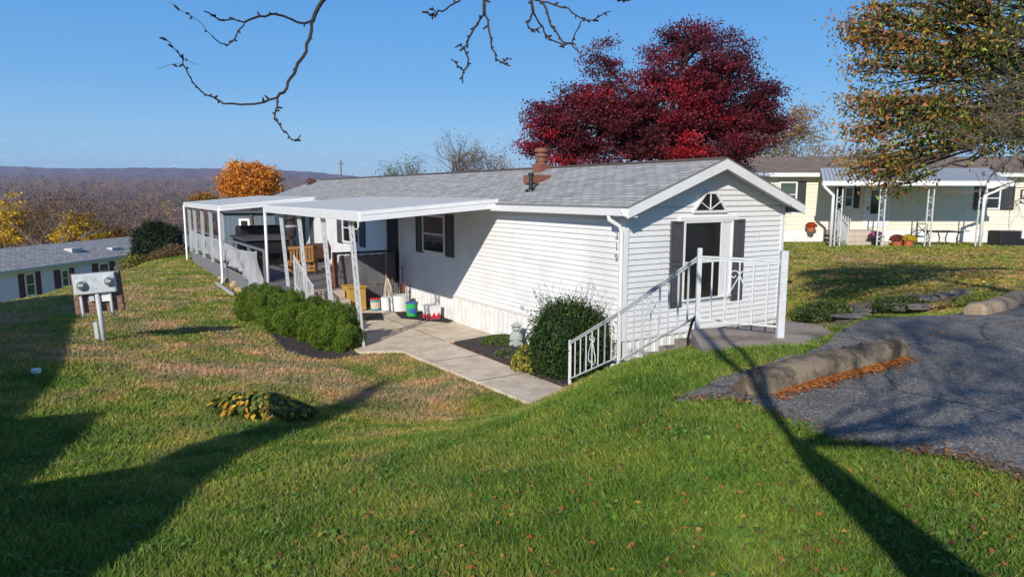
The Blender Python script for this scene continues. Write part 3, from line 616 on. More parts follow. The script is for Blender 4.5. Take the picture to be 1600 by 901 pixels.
for i in range(6):
    a, b, c, d_ = trap[i], trap[(i + 1) % 6], inner[(i + 1) % 6], inner[i]
    fr_.prism([a, b, c, d_], lambda p: (p[0], -.06, p[1]), lambda p: (p[0], 0.0, p[1]))
for tx, tz in ((2.12, 3.29), (1.84, 3.14), (2.40, 3.14)): fr_.beam((2.12, -.042, 2.985), (tx, -.042, tz), .016, .02, up=(0, 1, 0))
gw = fr_.build('gable_window', 'trim_white', home, HF); MB().prism(inner, lambda p: (p[0], -.034, p[1]), lambda p: (p[0], 0.001, p[1])).build('pane', 'glass_dark', gw, HF)
# long wall openings
window(home, 'y', 0, -1, 6.88, 8.22, 1.70, 2.72, HF, fw=.05, rail=True, muntin=0); shutter(home, 'y', 0, -1, 6.42, 6.84, 1.66, 2.76, HF, 'shutter_black'); shutter(home, 'y', 0, -1, 8.26, 8.68, 1.66, 2.76, HF, 'shutter_black')
def house_door(v, a0, a1, z0, z1, mat):
    B = rect_on('y', 0, -1); m = MB(); B(m, a0, a0 + .08, z0, z1, 0, .05); B(m, a1 - .08, a1, z0, z1, 0, .05); B(m, a0 + .08, a1 - .08, z1 - .08, z1, 0, .048)
    dr = m.build('door', 'trim_white', home, HF); m = MB(); B(m, a0 + .08, a1 - .08, z0, z1 - .08, 0, .036); m.build('panel', mat, dr, HF); return dr
house_door(0, 9.82, 10.9, .66, 2.78, 'dark_room')
window(home, 'y', 0, -1, 13.3, 15.0, 1.55, 2.62, HF, fw=.07, muntin=1); shutter(home, 'y', 0, -1, 12.75, 13.25, 1.5, 2.66, HF, 'shutter_grey'); shutter(home, 'y', 0, -1, 15.05, 15.6, 1.5, 2.66, HF, 'shutter_grey')
house_door(0, 19.6, 20.8, .66, 2.78, 'shutter_grey'); shutter(home, 'y', 0, -1, 18.6, 19.1, 1.2, 2.66, HF, 'shutter_grey')
window(home, 'y', 0, -1, 21.4, 23.0, .75, 2.66, HF, fw=.06, muntin=1)
# house number on the corner trim
def lettering(parent, s, size, M, mat, name='lettering', ext=.004):
    c = bpy.data.curves.new('t', 'FONT'); c.body = s; c.size = size; c.extrude = ext; c.align_x = 'CENTER'
    t = bpy.data.objects.new('t', c); COL.objects.link(t); dg = bpy.context.evaluated_depsgraph_get(); me = bpy.data.meshes.new_from_object(t.evaluated_get(dg)); bpy.data.objects.remove(t)
    me.transform(FR[parent.name].inverted() @ M); me.materials.clear(); me.materials.append(MATS[mat]); o = bpy.data.objects.new(name, me); COL.objects.link(o); o.parent = parent; FR[o.name] = FR[parent.name]; return o
for k, ch in enumerate('219'):
    lettering(home, ch, .19, HF @ Matrix.Translation((-.040, .16 + .0, 2.50 - .20 * k)) @ Matrix.Rotation(R(-90), 4, 'Z') @ Matrix.Rotation(R(90), 4, 'X'), 'cloth_grey', 'house_number')
# fixtures on the wall
vb = MB().box(-.05, -.012, 3.15, 3.26, .80, .87); vb.tube([(-.045, 3.2, .84), (-.09, 3.2, .84)], .025, 8); vb.build('wall_tap', 'conduit', home, HF)
# roof fittings
chv, chu = 1.95, 5.35; zc = ZE + (chv + OV) * sl
c = MB().box(chv - .17, chv + .17, chu - .17, chu + .17, zc - .1, zc + .15); c.lathe((chv, chu, zc + .15), [(.13, 0), (.13, .06), (.16, .07), (.16, .13), (.12, .14), (.12, .18), (.17, .19), (.17, .25), (.13, .26), (.13, .29), (.18, .30), (.18, .39), (.02, .41)], 16)
c.build('flue', 'brown_metal', home, HF, smooth=False)
vv, vu = .55, 3.75; zc = ZE + (vv + OV) * sl
c = MB(); c.lathe((vv, vu, zc - .02), [(.14, 0), (.13, .03), (.05, .06), (.05, .34), (.065, .35), (.065, .40), (.02, .41)], 12); c.build('vent_pipe', 'black_iron', home, HF)
MB().box(vv + .28, vv + .8, vu + .35, vu + .75, zc + .16, zc + .36).build('roof_vent', 'brown_metal', home, HF, bevel=.02)
vv, vu = 1.6, 24.3; zc = ZE + (vv + OV) * sl; MB().prism([(-.25, 0), (.25, 0), (.18, .2), (-.1, .26)], lambda p: (vv + p[0], vu - .25, zc + p[1]), lambda p: (vv + p[0], vu + .25, zc + p[1])).build('roof_vent', 'brown_dark', home, HF)

# ------------------------------------------------------------------ canopies
def canopy(label, u0, u1, vo, zo, zi, posts, name='porch_canopy', pipes=(), vi=-.16):
    t = thing(name, label, 'canopy', ((vo + vi) / 2, (u0 + u1) / 2, 0), frame=HF)
    th = .19; pan = MB(); n = int((u1 - u0) / .42)
    for k in range(n):
        a = u0 + .02 + (u1 - u0 - .04) * k / n; b = u0 + .02 + (u1 - u0 - .04) * (k + 1) / n; r_ = .045
        pan.quad((vo + .02, a, zo - .03), (vo + .02, b - r_, zo - .03), (vi, b - r_, zi - .03), (vi, a, zi - .03))
        pan.prism([(b - r_, -.045), (b - r_, .034), (b, .034), (b, -.045)], lambda p: (vo + .02, p[0], zo + p[1]), lambda p: (vi, p[0], zi + p[1]))
    pan.quad((vo + .02, u0, zo - .06), (vi, u0, zi - .06), (vi, u1, zi - .06), (vo + .02, u1, zo - .06)); pan.build('roof_pan', 'alum_white', t, HF)
    f = MB(); f.prism([(vo, zo - th), (vo - .09, zo - th), (vo - .11, zo + .0), (vo - .10, zo + .0), (vo - .08, zo - .06), (vo, zo - .06)], lambda p: (p[0], u0, p[1]), lambda p: (p[0], u1, p[1]))
    f.prism([(vo + .0, -.0), (vo + .02, 0), (vo + .02, -th), (vo, -th)], lambda p: (p[0], u0, zo + p[1] + .005), lambda p: (p[0], u1, zo + p[1] + .005)); f.build('eave_gutter', 'trim_white', t, HF)
    for uu, s in ((u0, -1), (u1, 1)):
        f = MB()
        f.add([(vo - .06, uu, zo - th), (vi, uu, zi - th), (vi, uu, zi + .015), (vo - .06, uu, zo + .015)] + [(vo - .06, uu + s * .03, zo - th), (vi, uu + s * .03, zi - th), (vi, uu + s * .03, zi + .015), (vo - .06, uu + s * .03, zo + .015)], [(0, 1, 2, 3), (4, 5, 6, 7), (0, 1, 5, 4), (1, 2, 6, 5), (2, 3, 7, 6), (3, 0, 4, 7)])
        f.add([(vo - .06, uu + s * .03, zo - .05), (vi, uu + s * .03, zi - .05), (vi, uu + s * .045, zi - .06), (vo - .06, uu + s * .045, zo - .06)], [(0, 1, 2, 3)])
        f.build('side_fascia', 'trim_white', t, HF)
    return t
def scroll_pts(cx, cz, w, h, n=14):
    return [(cx + w * math.sin(2 * math.pi * k / n), cz + h * (k / n - .5)) for k in range(n + 1)]
def lattice_post(parent, v, u, z0, z1, w=.20, frame=HF, along='y', lean=0.0):
    m = MB(); P = (lambda a, z: (v + lean * (z - z0), u + a, z)) if along == 'y' else (lambda a, z: (v + a, u, z))
    for s in (-1, 1): m.beam(P(s * w / 2, z0), P(s * w / 2, z1), .042, .042, up=(1, 0, 0))
    m.beam(P(-w / 2, z0 + .01), P(w / 2, z0 + .01), .03, .02); m.beam(P(-w / 2, z1 - .02), P(w / 2, z1 - .02), .03, .02)
    z = z0 + .12
    while z < z1 - .45:
        m.tube([P(w * .40 * math.cos(t) * s1, zz) for t, zz, s1 in [(2 * math.pi * k / 16, z + .38 * k / 16, 1) for k in range(17)]], .011, 4)
        m.tube([P(-w * .30 * math.cos(2 * math.pi * k / 12), z + .06 + .25 * k / 12) for k in range(13)], .009, 4); z += .52
    return m.build('post', 'iron_white', parent, frame)
can1 = canopy('near white metal porch roof over the concrete patio, on scroll posts', 4.02, 12.15, -3.3, 2.93, 3.16, [])
for u in (5.0, 6.95, 9.0, 11.0): lattice_post(can1, -3.04, u, (0.0 if u < 10 else .45), 2.80, lean=-.06)
m = MB(); m.tube([(-3.36, 12.08, 2.8), (-3.36, 12.08, .15)], .045, 8); m.build('downspout', 'trim_white', can1, HF, smooth=True)
can2 = canopy('far white metal porch roof over the end of the deck', 17.8, 27.4, -3.6, 2.84, 3.14, [])
m = MB()
for u in (18.5, 21.0, 23.2, 25.4, 27.1): MB().box(-3.56, -3.44, u - .05, u + .05, .5, 2.7).build('post', 'alum_white', can2, HF)
for u in (17.9, 27.35):
    p_ = MB(); p_.tube([(-3.68, u, 2.72), (-3.68, u, .1), (-3.74, u - .12, .0), (-3.85, u - .25, -.06)], .05, 8); p_.build('downspout', 'trim_white', can2, HF, smooth=True)

# ------------------------------------------------------------------ deck, cloth railings, steps
DZ = .62
deck = thing('deck', 'grey wooden deck raised along the far half of the mobile home', 'deck', (-1.7, 19, 0), frame=HF)
d = MB(); y = 10.0
while y < 28.2: d.box(-3.42, -.03, y, y + .13, DZ - .04, DZ); y += .138
d.build('floor', 'deck_wood', deck, HF)
d = MB(); k = 0
for z in (.0, .15, .30, .45): d.box(-3.46, -3.425, 10.0, 28.3, z - .06, z + .08)
d.build('side_boards', 'deck_grey', deck, HF)
d = MB()
for k in range(24):
    a = -1.75 + k * .0
lat = MB()
for k in range(-6, 20):
    x0 = -1.8 + k * .1
    for sgn in (1, -1):
        p = [(x0, 0.02), (x0 + .56 * sgn + (0 if sgn > 0 else .56), .58)] if sgn > 0 else [(x0 + .56, .02), (x0, .58)]
        (xa, za), (xb, zb) = p
        # clip to the opening
        if xb < xa: xa, xb, za, zb = xb, xa, zb, za
        L0, L1 = -1.75, -.05
        if xb < L0 or xa > L1: continue
        f0 = max(0, (L0 - xa) / (xb - xa)); f1 = min(1, (L1 - xa) / (xb - xa))
        lat.beam((xa + (xb - xa) * f0, 9.98 - .006 * (sgn > 0), za + (zb - za) * f0), (xa + (xb - xa) * f1, 9.98 - .006 * (sgn > 0), za + (zb - za) * f1), .03, .006, up=(0, 1, 0))
lat.build('lattice', 'deck_grey', deck, HF)
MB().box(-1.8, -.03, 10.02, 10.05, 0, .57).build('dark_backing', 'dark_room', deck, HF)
def cloth(name, parent, p0, p1, ztop, zbot, mat, sag=0.0, amp=.03, n=60, seed=1, frame=HF, edge=None):
    rr = random.Random(seed); p0 = Vector((*p0, 0)); p1 = Vector((*p1, 0)); d_ = p1 - p0; nrm = Vector((-d_.y, d_.x, 0)).normalized(); m = MB(); rows = 14; ph = rr.uniform(0, 6)
    for i in range(n + 1):
        s = i / n; 
        for j in range(rows + 1):
            t = j / rows; zt = ztop - sag * (1 - (2 * s - 1) ** 2); zb = (zbot if edge is None else edge(s))
            w = amp * (math.sin(s * d_.length * 2.3 + ph + t * 4) + .7 * math.sin(s * d_.length * 6.1 - t * 5 + ph) + .25 * math.sin(s * d_.length * 17 + t * 3)) * (.3 + t)
            p = p0 + d_ * s + nrm * (w - .02); m.v.append((p.x, p.y, zt + (zb - zt) * t + .01 * math.sin(s * 40 + t * 9)))
    for i in range(n):
        for j in range(rows):
            a = i * (rows + 1) + j; m.f.append((a, a + rows + 1, a + rows + 2, a + 1))
    o = m.build(name, mat, parent, frame, smooth=True); md = o.modifiers.new('thick', 'SOLIDIFY'); md.thickness = .004; return o
rail = thing('deck_railing', 'dark deck rail along the outer edge, hung with pale grey cloth', 'railing', (-3.4, 19, DZ), frame=HF)
r_ = MB(); r_.box(-3.42, -3.33, 12.2, 28.1, DZ + .93, DZ + .98); r_.box(-3.40, -3.36, 12.2, 28.1, DZ + .12, DZ + .17)
for u in np.arange(12.3, 28.1, 2.2): r_.box(-3.42, -3.33, u, u + .09, DZ, DZ + .93)
r_.build('rail', 'deck_grey', rail, HF)
cloth('cloth', rail, (-3.47, 18.9), (-3.47, 27.6), DZ + .94, DZ + .05, 'cloth_grey', .10, .03, 90, 2)
cloth('cloth', rail, (-3.58, 12.3), (-3.58, 18.6), DZ + .95, DZ, 'cloth_grey', .14, .085, 110, 3, edge=lambda s: DZ + .22 - .50 * (1 - s) ** 1.5 - .06 * math.sin(s * 9))
rail2 = thing('deck_railing', 'dark deck rail facing the patio, covered with grey cloth under the near porch roof', 'railing', (-1, 10.05, DZ), frame=HF)
r_ = MB(); r_.box(-2.0, -.05, 10.05, 10.14, DZ + .93, DZ + 1.0); r_.box(-.14, -.05, 10.05, 10.14, DZ, DZ + .93); r_.build('rail', 'shutter_black', rail2, HF)
r_ = MB().box(-2.0, -1.88, 10.04, 10.16, DZ - .5, DZ + .93); r_.build('post', 'red_wood', rail2, HF)
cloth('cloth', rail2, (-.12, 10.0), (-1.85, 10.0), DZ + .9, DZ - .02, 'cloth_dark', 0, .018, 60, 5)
st = thing('patio_steps', 'broad beige concrete steps from the patio up to the deck', 'steps', (-2.5, 9.3, 0), frame=HF)
for k in range(3): pass
s_ = MB(); s_.box(-3.1, -1.9, 8.5, 10.0, 0, .21); s_.box(-3.1, -1.9, 8.95, 10.0, .21, .41); s_.box(-3.1, -1.9, 9.4, 10.0, .41, .61); s_.build('treads', 'step_beige', st, HF, bevel=.015)
hr = thing('step_rail', 'white iron hand rail on the outer side of the beige patio steps', 'railing', (-3.13, 9.3, 0), frame=HF)
h_ = MB(); a = (-3.13, 8.35, 0.0); b = (-3.13, 10.4, DZ)
h_.beam((-3.13, 8.3, .95), (-3.13, 9.9, DZ + .95), .04, .03); h_.beam((-3.13, 8.3, .2), (-3.13, 9.9, DZ + .2), .03, .025)
for k in range(11):
    u = 8.4 + k * .145; zb = .2 + (u - 8.3) / 1.6 * DZ; h_.beam((-3.13, u, zb), (-3.13, u, zb + .74), .018, .018)
h_.build('panel', 'iron_white', hr, HF)
for u, zb in ((8.27, 0), (9.93, DZ)): MB().box(-3.15, -3.11, u - .02, u + .02, zb, zb + 1.0).build('post', 'iron_white', hr, HF)

# porch things: bench, bin, table, cabinet, buckets
bn = thing('garden_bench', 'honey coloured slatted wooden bench on the deck', 'bench', (-1.6, 13.9, DZ), frame=HF)
b = MB()
for k in range(9): b.box(-2.3 + .1 * k, -2.25 + .1 * k, 13.55, 13.58, DZ + .48, DZ + .88)
b.box(-2.36, -1.42, 13.53, 13.60, DZ + .86, DZ + .95); b.box(-2.36, -1.42, 13.53, 13.60, DZ + .42, DZ + .5); b.build('backrest', 'honey_wood', bn, HF)
b = MB()
for k in range(5): b.box(-2.36, -1.42, 13.62 + .1 * k, 13.70 + .1 * k, DZ + .40, DZ + .43)
for z in (.1, .22): b.box(-2.36, -1.42, 13.57, 13.6, DZ + z, DZ + z + .08)
b.build('seat', 'honey_wood', bn, HF)
for x in (-2.36, -1.50):
    for y in (13.53, 14.05): MB().box(x, x + .08, y, y + .08, DZ, DZ + .40).build('leg', 'honey_wood', bn, HF)
cush = MB().box(-1.5, -.7, 14.2, 14.8, DZ + .35, DZ + .95); tag(place(cush.build('covered_armchair', 'brown_dark', None, HF, bevel=.12)), 'brown covered armchair beside the honey wooden bench on the deck', 'armchair')
tb = MB(); tb.lathe(tuple(Vector((-.55, 17.2, DZ))), [(.17, 0), (.2, .5), (.21, .52), (.19, .53)], 14); tag(place(tb.build('waste_bin', 'black_iron', None, HF)), 'round black bin on the deck by the white wall', 'bin')
dt = thing('patio_table', 'dark covered table on the deck behind the grey cloth', 'table', (-2.2, 17.6, DZ), frame=HF)
MB().box(-3.1, -1.3, 16.6, 19.4, DZ + .98, DZ + 1.06).build('tabletop', 'shutter_grey', dt, HF)
MB().box(-3.0, -1.4, 16.7, 19.3, DZ + .5, DZ + .98).build('cover', 'tarp_black', dt, HF)
for x in (-3.0, -1.48):
    for y in (16.7, 19.2): MB().box(x, x + .08, y, y + .08, DZ, DZ + .5).build('leg', 'black_iron', dt, HF)
gr = thing('grill', 'covered black barbecue grill with raised back at the far end of the deck', 'grill', (-1.5, 20.6, DZ), frame=HF)
MB().box(-2.6, -.9, 20.2, 20.9, DZ + .4, DZ + 1.35).build('cover', 'tarp_black', gr, HF, bevel=.08)
MB().box(-2.5, -1.0, 20.3, 20.8, DZ, DZ + .4).build('stand', 'black_iron', gr, HF)
wl2 = thing('totem_lantern', 'dark carved standing lantern with pale collar on the deck', 'lantern', (-1.7, 15.6, DZ), frame=HF)
MB().lathe((-1.7, 15.6, DZ), [(.2, 0), (.2, .05), (.09, .1), (.08, 1.1), (.15, 1.15), (.2, 1.4), (.12, 1.7), (.2, 1.78), (.02, 2.0)], 10).build('body', 'bark_dark', wl2, HF)
MB().lathe((-1.7, 15.6, DZ), [(.13, 1.42), (.22, 1.5), (.16, 1.56)], 10).build('collar', 'cloth_grey', wl2, HF)
cb_ = thing('storage_cabinet', 'yellow tan storage box against the deck lattice', 'storage box', (-1.62, 9.55, 0), frame=HF)
MB().box(-1.85, -1.35, 9.25, 9.85, .02, .66).build('body', 'yellow_tan', cb_, HF, bevel=.01); MB().box(-1.88, -1.32, 9.22, 9.88, .66, .71).build('lid', 'yellow_tan', cb_, HF, bevel=.01)
def bucket(name, label, cat, v, u, r, h, mat, square=False, band=None, lidm=None, base=.015):
    t = thing(name, label, cat, (v, u, base), frame=HF); n = 4 if square else 20; rr_ = r * (1.41 if square else 1)
    M2 = HF @ Matrix.Translation((v, u, base)) @ Matrix.Rotation(R(45 if square else 0), 4, 'Z')
    MB().lathe((0, 0, 0), [(rr_ * .9, 0), (rr_, h * .92), (rr_ * 1.05, h * .92), (rr_ * 1.05, h)], n).build('tub', mat, t, M2)
    if band: MB().lathe((0, 0, 0), [(rr_ * .918 + .003, h * .18), (rr_ * .99 + .003, h * .8)], n).build('label_band', band, t, M2)
    if lidm: MB().lathe((0, 0, h), [(rr_ * 1.07, 0.001), (rr_ * 1.07, .03), (rr_ * .9, .035)], n).build('lid', lidm, t, M2)
    hd = MB(); hd.tube([(rr_ * math.cos(t_), .0, h * .9 + (.06 if not square else .1) * math.sin(t_)) for t_ in np.linspace(0, math.pi, 9)], .005, 4); hd.build('handle', 'plastic_white', t, M2)
    return t
bucket('plant_tub', 'large white tub holding garden tools beside the wall', 'tub', -.55, 8.75, .27, .44, 'plastic_white')
g_ = bucket('bucket', 'bright green bucket with dark blue emblem in front of the white tub', 'bucket', -.62, 7.75, .16, .34, 'plastic_green', lidm='plastic_blue')
M3 = HF
e_ = MB(); e_.lathe((0, 0, 0), [(.167, .1), (.169, .22)], 20); 
em = MB()
for k in range(7):
    t0 = R(215 + k * 12); t1 = R(215 + (k + 1) * 12); em.quad((-.62 + .168 * math.cos(t0), 7.75 + .168 * math.sin(t0), .10 + .03 * math.sin(k)), (-.62 + .168 * math.cos(t1), 7.75 + .168 * math.sin(t1), .11), (-.62 + .17 * math.cos(t1), 7.75 + .17 * math.sin(t1), .22), (-.62 + .17 * math.cos(t0), 7.75 + .17 * math.sin(t0), .25))
em.build('emblem', 'plastic_blue', g_, HF)
q_ = bucket('detergent_tub', 'white and red square laundry tub beside the green bucket', 'tub', -.35, 7.1, .19, .36, 'plastic_white', square=True)
M2 = HF @ Matrix.Translation((-.35, 7.1, .015))
w = MB(); n = 14
for s_axis in (0, 1):
    for k in range(n):
        a0 = -.17 + .34 * k / n; a1 = a0 + .34 / n; h0 = .13 + .05 * math.sin(k * 1.1 + s_axis); h1 = .13 + .05 * math.sin((k + 1) * 1.1 + s_axis)
        f = lambda a, z: ((-.1745 - .018 * z / .33 * 0 - .012, a, z) if s_axis == 0 else (a, -.1745 - .012, z))
        w.quad(f(a0, .02), f(a1, .02), f(a1, h1), f(a0, h0))
w.build('red_wave', 'plastic_red', q_, M2)
bucket('bucket', 'small teal bucket with a red rim beside the yellow tan box', 'bucket', -1.12, 9.15, .14, .30, 'plastic_teal', band='mop_string', lidm='plastic_red')
bucket('bucket', 'tall pale blue and white bucket between teal bucket and big white tub', 'bucket', -.86, 9.0, .14, .36, 'ice_siding', band='plastic_white')
tl = thing('garden_tools', 'long handled mop and shovel leaning on the dark rail behind the white tub', 'garden tools', (-.5, 9.6, 0), frame=HF)
h_ = MB(); h_.tube([(-.72, 9.3, .35), (-.45, 9.92, 1.75)], .014, 6); h_.build('mop_handle', 'rod_wood', tl, HF)
h_ = MB(); h_.tube([(-.5, 9.3, .45), (-.3, 9.92, 1.45)], .014, 6); h_.tube([(-.35, 8.95, .45), (-.16, 9.4, 1.2)], .013, 6); h_.build('shovel_handle', 'brown_metal', tl, HF)
h_ = MB(); rr = random.Random(4)
for k in range(26):
    a = rr.uniform(-.1, .1); h_.tube([(-.64 + a * .3, 9.42, .86), (-.68 + a, 9.3 + rr.uniform(-.08, .05), .62), (-.72 + a * 1.4, 9.22 + rr.uniform(-.1, .05), .3)], .010, 4)
h_.build('mop_head', 'mop_string', tl, HF)
h_ = MB().box(-.42, -.25, 9.0, 9.03, .42, .72); h_.build('shovel_blade', 'brown_metal', tl, HF)
def mat_(label, pts, name='door_mat'):
    m = MB().prism(pts, lambda p: (p[0], p[1], .004), lambda p: (p[0], p[1], .02)); tag(place(m.build(name, 'mat_black', None, HF)), label, 'mat')
mat_('black rubber mat in front of the yellow tan box', [(-2.15, 8.0), (-1.5, 7.6), (-1.15, 8.6), (-1.8, 8.95)]); mat_('black rubber mat under the green bucket by the wall', [(-1.0, 7.6), (-.25, 6.35), (-.02, 6.5), (-.02, 8.2), (-.8, 8.5)])

# ------------------------------------------------------------------ entry stairs, landing, iron railing
stairs = thing('entry_stairs', 'rough concrete steps down from the parking lot beside the gable end', 'stairs', tuple(P1))
SW = .98; NS = 10; rise = P3.z / NS; run = SL / (NS)
s_ = MB()
for k in range(NS - 1):      # k = 0 is the top tread below the landing
    zt = P3.z - rise * (k + 1); s0 = run * k; s1 = run * (k + 1)
    c = [P3 + sdir * s0 - slat * .06, P3 + sdir * (s1 + .02) - slat * .06, P3 + sdir * (s1 + .02) + slat * SW, P3 + sdir * s0 + slat * SW]
    s_.prism([(p.x, p.y) for p in c], lambda p: (p[0], p[1], zt - .42), lambda p, zt=zt: (p[0], p[1], zt))
s_.build('treads', 'landing_concrete', stairs, WF, bevel=.02)
lp = [tuple((P3 - slat * .08)[:2]), tuple((P3 + slat * 1.2)[:2])] + [tuple(atZ(px, py, 1.72)[:2]) for px, py in [(1215, 499), (1280, 507), (1308, 521), (1262, 538), (1165, 540), (1100, 550)]]
l_ = MB().prism(lp, lambda p: (p[0], p[1], 1.0), lambda p: (p[0], p[1], 1.722)); l_.build('landing', 'landing_concrete', stairs, WF, bevel=.02)
ir = thing('iron_railing', 'white iron railing with scrolls stepping down beside the gable end', 'railing', tuple(P3))
def rpost(p, h, w=.05, z0=None): 
    MB().box(p.x - w / 2, p.x + w / 2, p.y - w / 2, p.y + w / 2, (p.z - .02 if z0 is None else z0), p.z + h).build('post', 'iron_white', ir, WF, bevel=.004)
H1 = .93; rpost(P1, .80, .05, -.05); rpost(P2, .86, .045, P2.z - .1); rpost(P3, .97, .05); rpost(P4, .98, .075)
def spiral(c, ax, az, r, turns, start, n=18, dirn=1):
    return [c + ax * (r * (1 - .75 * k / n) * math.cos(start + dirn * turns * 2 * math.pi * k / n)) + az * (r * (1 - .75 * k / n) * math.sin(start + dirn * turns * 2 * math.pi * k / n)) for k in range(n + 1)]
def rpanel(a, b, ha, hb, low, nb, name='panel', br=.017, skip=()):
    m = MB(); ta = a + Vector((0, 0, ha)); tb_ = b + Vector((0, 0, hb)); la = a + Vector((0, 0, low)); lb = b + Vector((0, 0, hb - ha + low))
    m.beam(ta, tb_, .042, .022); m.beam(ta - Vector((0, 0, .03)), tb_ - Vector((0, 0, .03)), .022, .022); m.beam(la, lb, .026, .022)
    for k in range(1, nb):
        f = k / nb; m.beam(la.lerp(lb, f), ta.lerp(tb_, f) - Vector((0, 0, .03)), br, br, up=(b - a).normalized())
    p = m.build(name, 'iron_white', ir, WF); 
    f = .5 if nb % 2 == 0 else (nb // 2) / nb; c = la.lerp(lb, f); ht = (ta.z - la.z); ax = (b - a); ax.z = 0; ax.normalize(); az = Vector((0, 0, 1)); s = MB()
    for sg in (-1, 1):
        top = c + az * (ht * .74) + ax * (sg * .06); s.tube(spiral(top, ax * sg, az, .06, 1.0, math.pi, dirn=-1), .008, 5)
        bot = c + az * (ht * .22) + ax * (sg * .04)
        s.tube([c + az * ht * .74 + ax * (sg * -.0), c + az * (ht * .55) + ax * (sg * .07), c + az * (ht * .36) + ax * (sg * .14), c + az * (ht * .22) + ax * (sg * .15), c + az * (ht * .14) + ax * (sg * .095), c + az * (ht * .15) + ax * (sg * .03), c + az * (ht * .21) + ax * (sg * .03)], .008, 5)
    s.build('scroll', 'iron_white', p, WF)
rpanel(P1, P2, .76, .80, .12, 8); rpanel(P2, P3, .80, .87, .10, 9); rpanel(P3, P4, .87, .87, .14, 6)
b = MB(); b.tube([P3 + Vector((-.02, 0, .17)), P3 + Vector((-.06, .02, .08)), P3 + Vector((-.1, 0, -.1)), P3 + Vector((-.1, 0, -.28))], .018, 6); b.build('bracket', 'black_iron', ir, WF)

# ------------------------------------------------------------------ parking bumpers
def bumper(label, a, b, w, h, mat, seed):
    a = Vector((a.x, a.y)); b = Vector((b.x, b.y)); d_ = (b - a); L = d_.length; d_.normalize(); nrm = Vector((-d_.y, d_.x)); m = MB(); rr = random.Random(seed); n = 46
    prof = [(-.5, 0), (-.49, .40), (-.44, .70), (-.30, .98), (-.1, 1.02), (.12, 1.0), (.30, .97), (.44, .70), (.49, .40), (.5, 0)]
    for i in range(n + 1):
        s = i / n; e = min(1, (min(s, 1 - s) * L / .07)) ** .5 * .14 + .86; p = a + d_ * (L * s)
        z = g1(p.x, p.y) + .02
        for q, t in prof:
            j = rr.uniform(-.007, .007); m.v.append((p.x + nrm.x * (q * w * e + j), p.y + nrm.y * (q * w * e + j), z + t * h * e + (rr.uniform(-.012, .012) if t > 0 else -.05)))
    k = len(prof)
    for i in range(n):
        for j in range(k - 1): m.f.append((i * k + j, i * k + j + 1, (i + 1) * k + j + 1, (i + 1) * k + j))
    m.f.append(tuple(range(k))); m.f.append(tuple(n * k + j for j in range(k))); o = place(m.build('parking_bumper', mat, None, WF, smooth=True)); tag(o, label, 'parking bumper', 'concrete parking bumpers'); return o
ba = on_ground(1168, 620); bb = on_ground(1400, 556)
bumper('weathered dark concrete parking bumper with mossy stains beside the lawn', ba, bb, .30, .155, 'stop_concrete', 1)
b2a = on_ground(1522, 494); b2d = Vector((.80, .60, 0)); b2d = (bb - ba).normalized() if False else Vector((.76, .65, 0))
bumper('pale tan concrete parking bumper at the far right edge', b2a, b2a + b2d * 2.4, .30, .16, 'stop_concrete_pale', 2)

# ------------------------------------------------------------------ vegetation builders
def mixcol(stops, w, n, jit=.18):
    """random pick among colours with weights w (n,k) or (k,), with brightness jitter"""
    stops = np.array(stops, float); w = np.array(w, float)
    if w.ndim == 1: idx = rng.choice(len(stops), size=n, p=w / w.sum())
    else:
        cw = np.cumsum(w / w.sum(1, keepdims=True), 1); idx = (rng.random((n, 1)) > cw).sum(1).clip(0, len(stops) - 1)
    return np.clip(stops[idx] * (1 + rng.normal(size=(n, 1)) * jit), 0.004, 1)
def limb(mb, a, b, ra, rb, wig=.08, n=7, sag=0.0, sides=6, seed=None):
    a = Vector(a); b = Vector(b); d_ = (b - a); L = d_.length; rr = random; pts = []; off = Vector((0, 0, 0))
    for i in range(n + 1):
        t = i / n; p = a.lerp(b, t) + Vector((0, 0, sag * L * math.sin(math.pi * t)))
        if 0 < i < n: p += Vector((rr.gauss(0, 1), rr.gauss(0, 1), rr.gauss(0, .6))) * wig * L / n
        pts.append(p)
    mb.tube(pts, [ra + (rb - ra) * (i / n) for i in range(n + 1)], sides, cap=False); return pts
def branchy(mb, p, d_, L, r, depth, spread=.6, up=.1, ends=None, kids=3, shrink=.68):
    """recursive bare branching"""
    p = Vector(p); d_ = Vector(d_).normalized(); n = 4; pts = [p.copy()]; q = p.copy()
    for i in range(n):
        d_ = (d_ + Vector((random.gauss(0, .12), random.gauss(0, .12), random.gauss(0, .10) + up * .25))).normalized(); q = q + d_ * (L / n); pts.append(q.copy())
    mb.tube(pts, [r * (1 - .45 * i / n) for i in range(n + 1)], 5 if r > .03 else 3, cap=False)
    if depth == 0:
        if ends is not None: ends.append(q)
        return
    for k in range(kids):
        t = pts[random.choice((2, 3, 4, 4))] if k else pts[-1]
        a = Vector((random.gauss(0, 1), random.gauss(0, 1), random.gauss(0, .7)))
        nd = (d_ + a * spread).normalized(); nd = (nd + Vector((0, 0, up))).normalized()
        branchy(mb, t, nd, L * shrink * random.uniform(.75, 1.15), r * .55, depth - 1, spread, up, ends, kids, shrink)
def crown_points(blobs, clump, per, flat=.55, inner=0.45):
    """blobs: (centre, radii) ellipsoids; returns clump centres spread through the volume"""
    out = []
    for c, r_, n in blobs:
        u = rng.normal(size=(n, 3)); u /= np.linalg.norm(u, axis=1, keepdims=True); k = (inner + (1 - inner) * rng.random((n, 1)) ** .6)
        out.append(np.array(c) + u * k * np.array(r_))
    return np.concatenate(out)
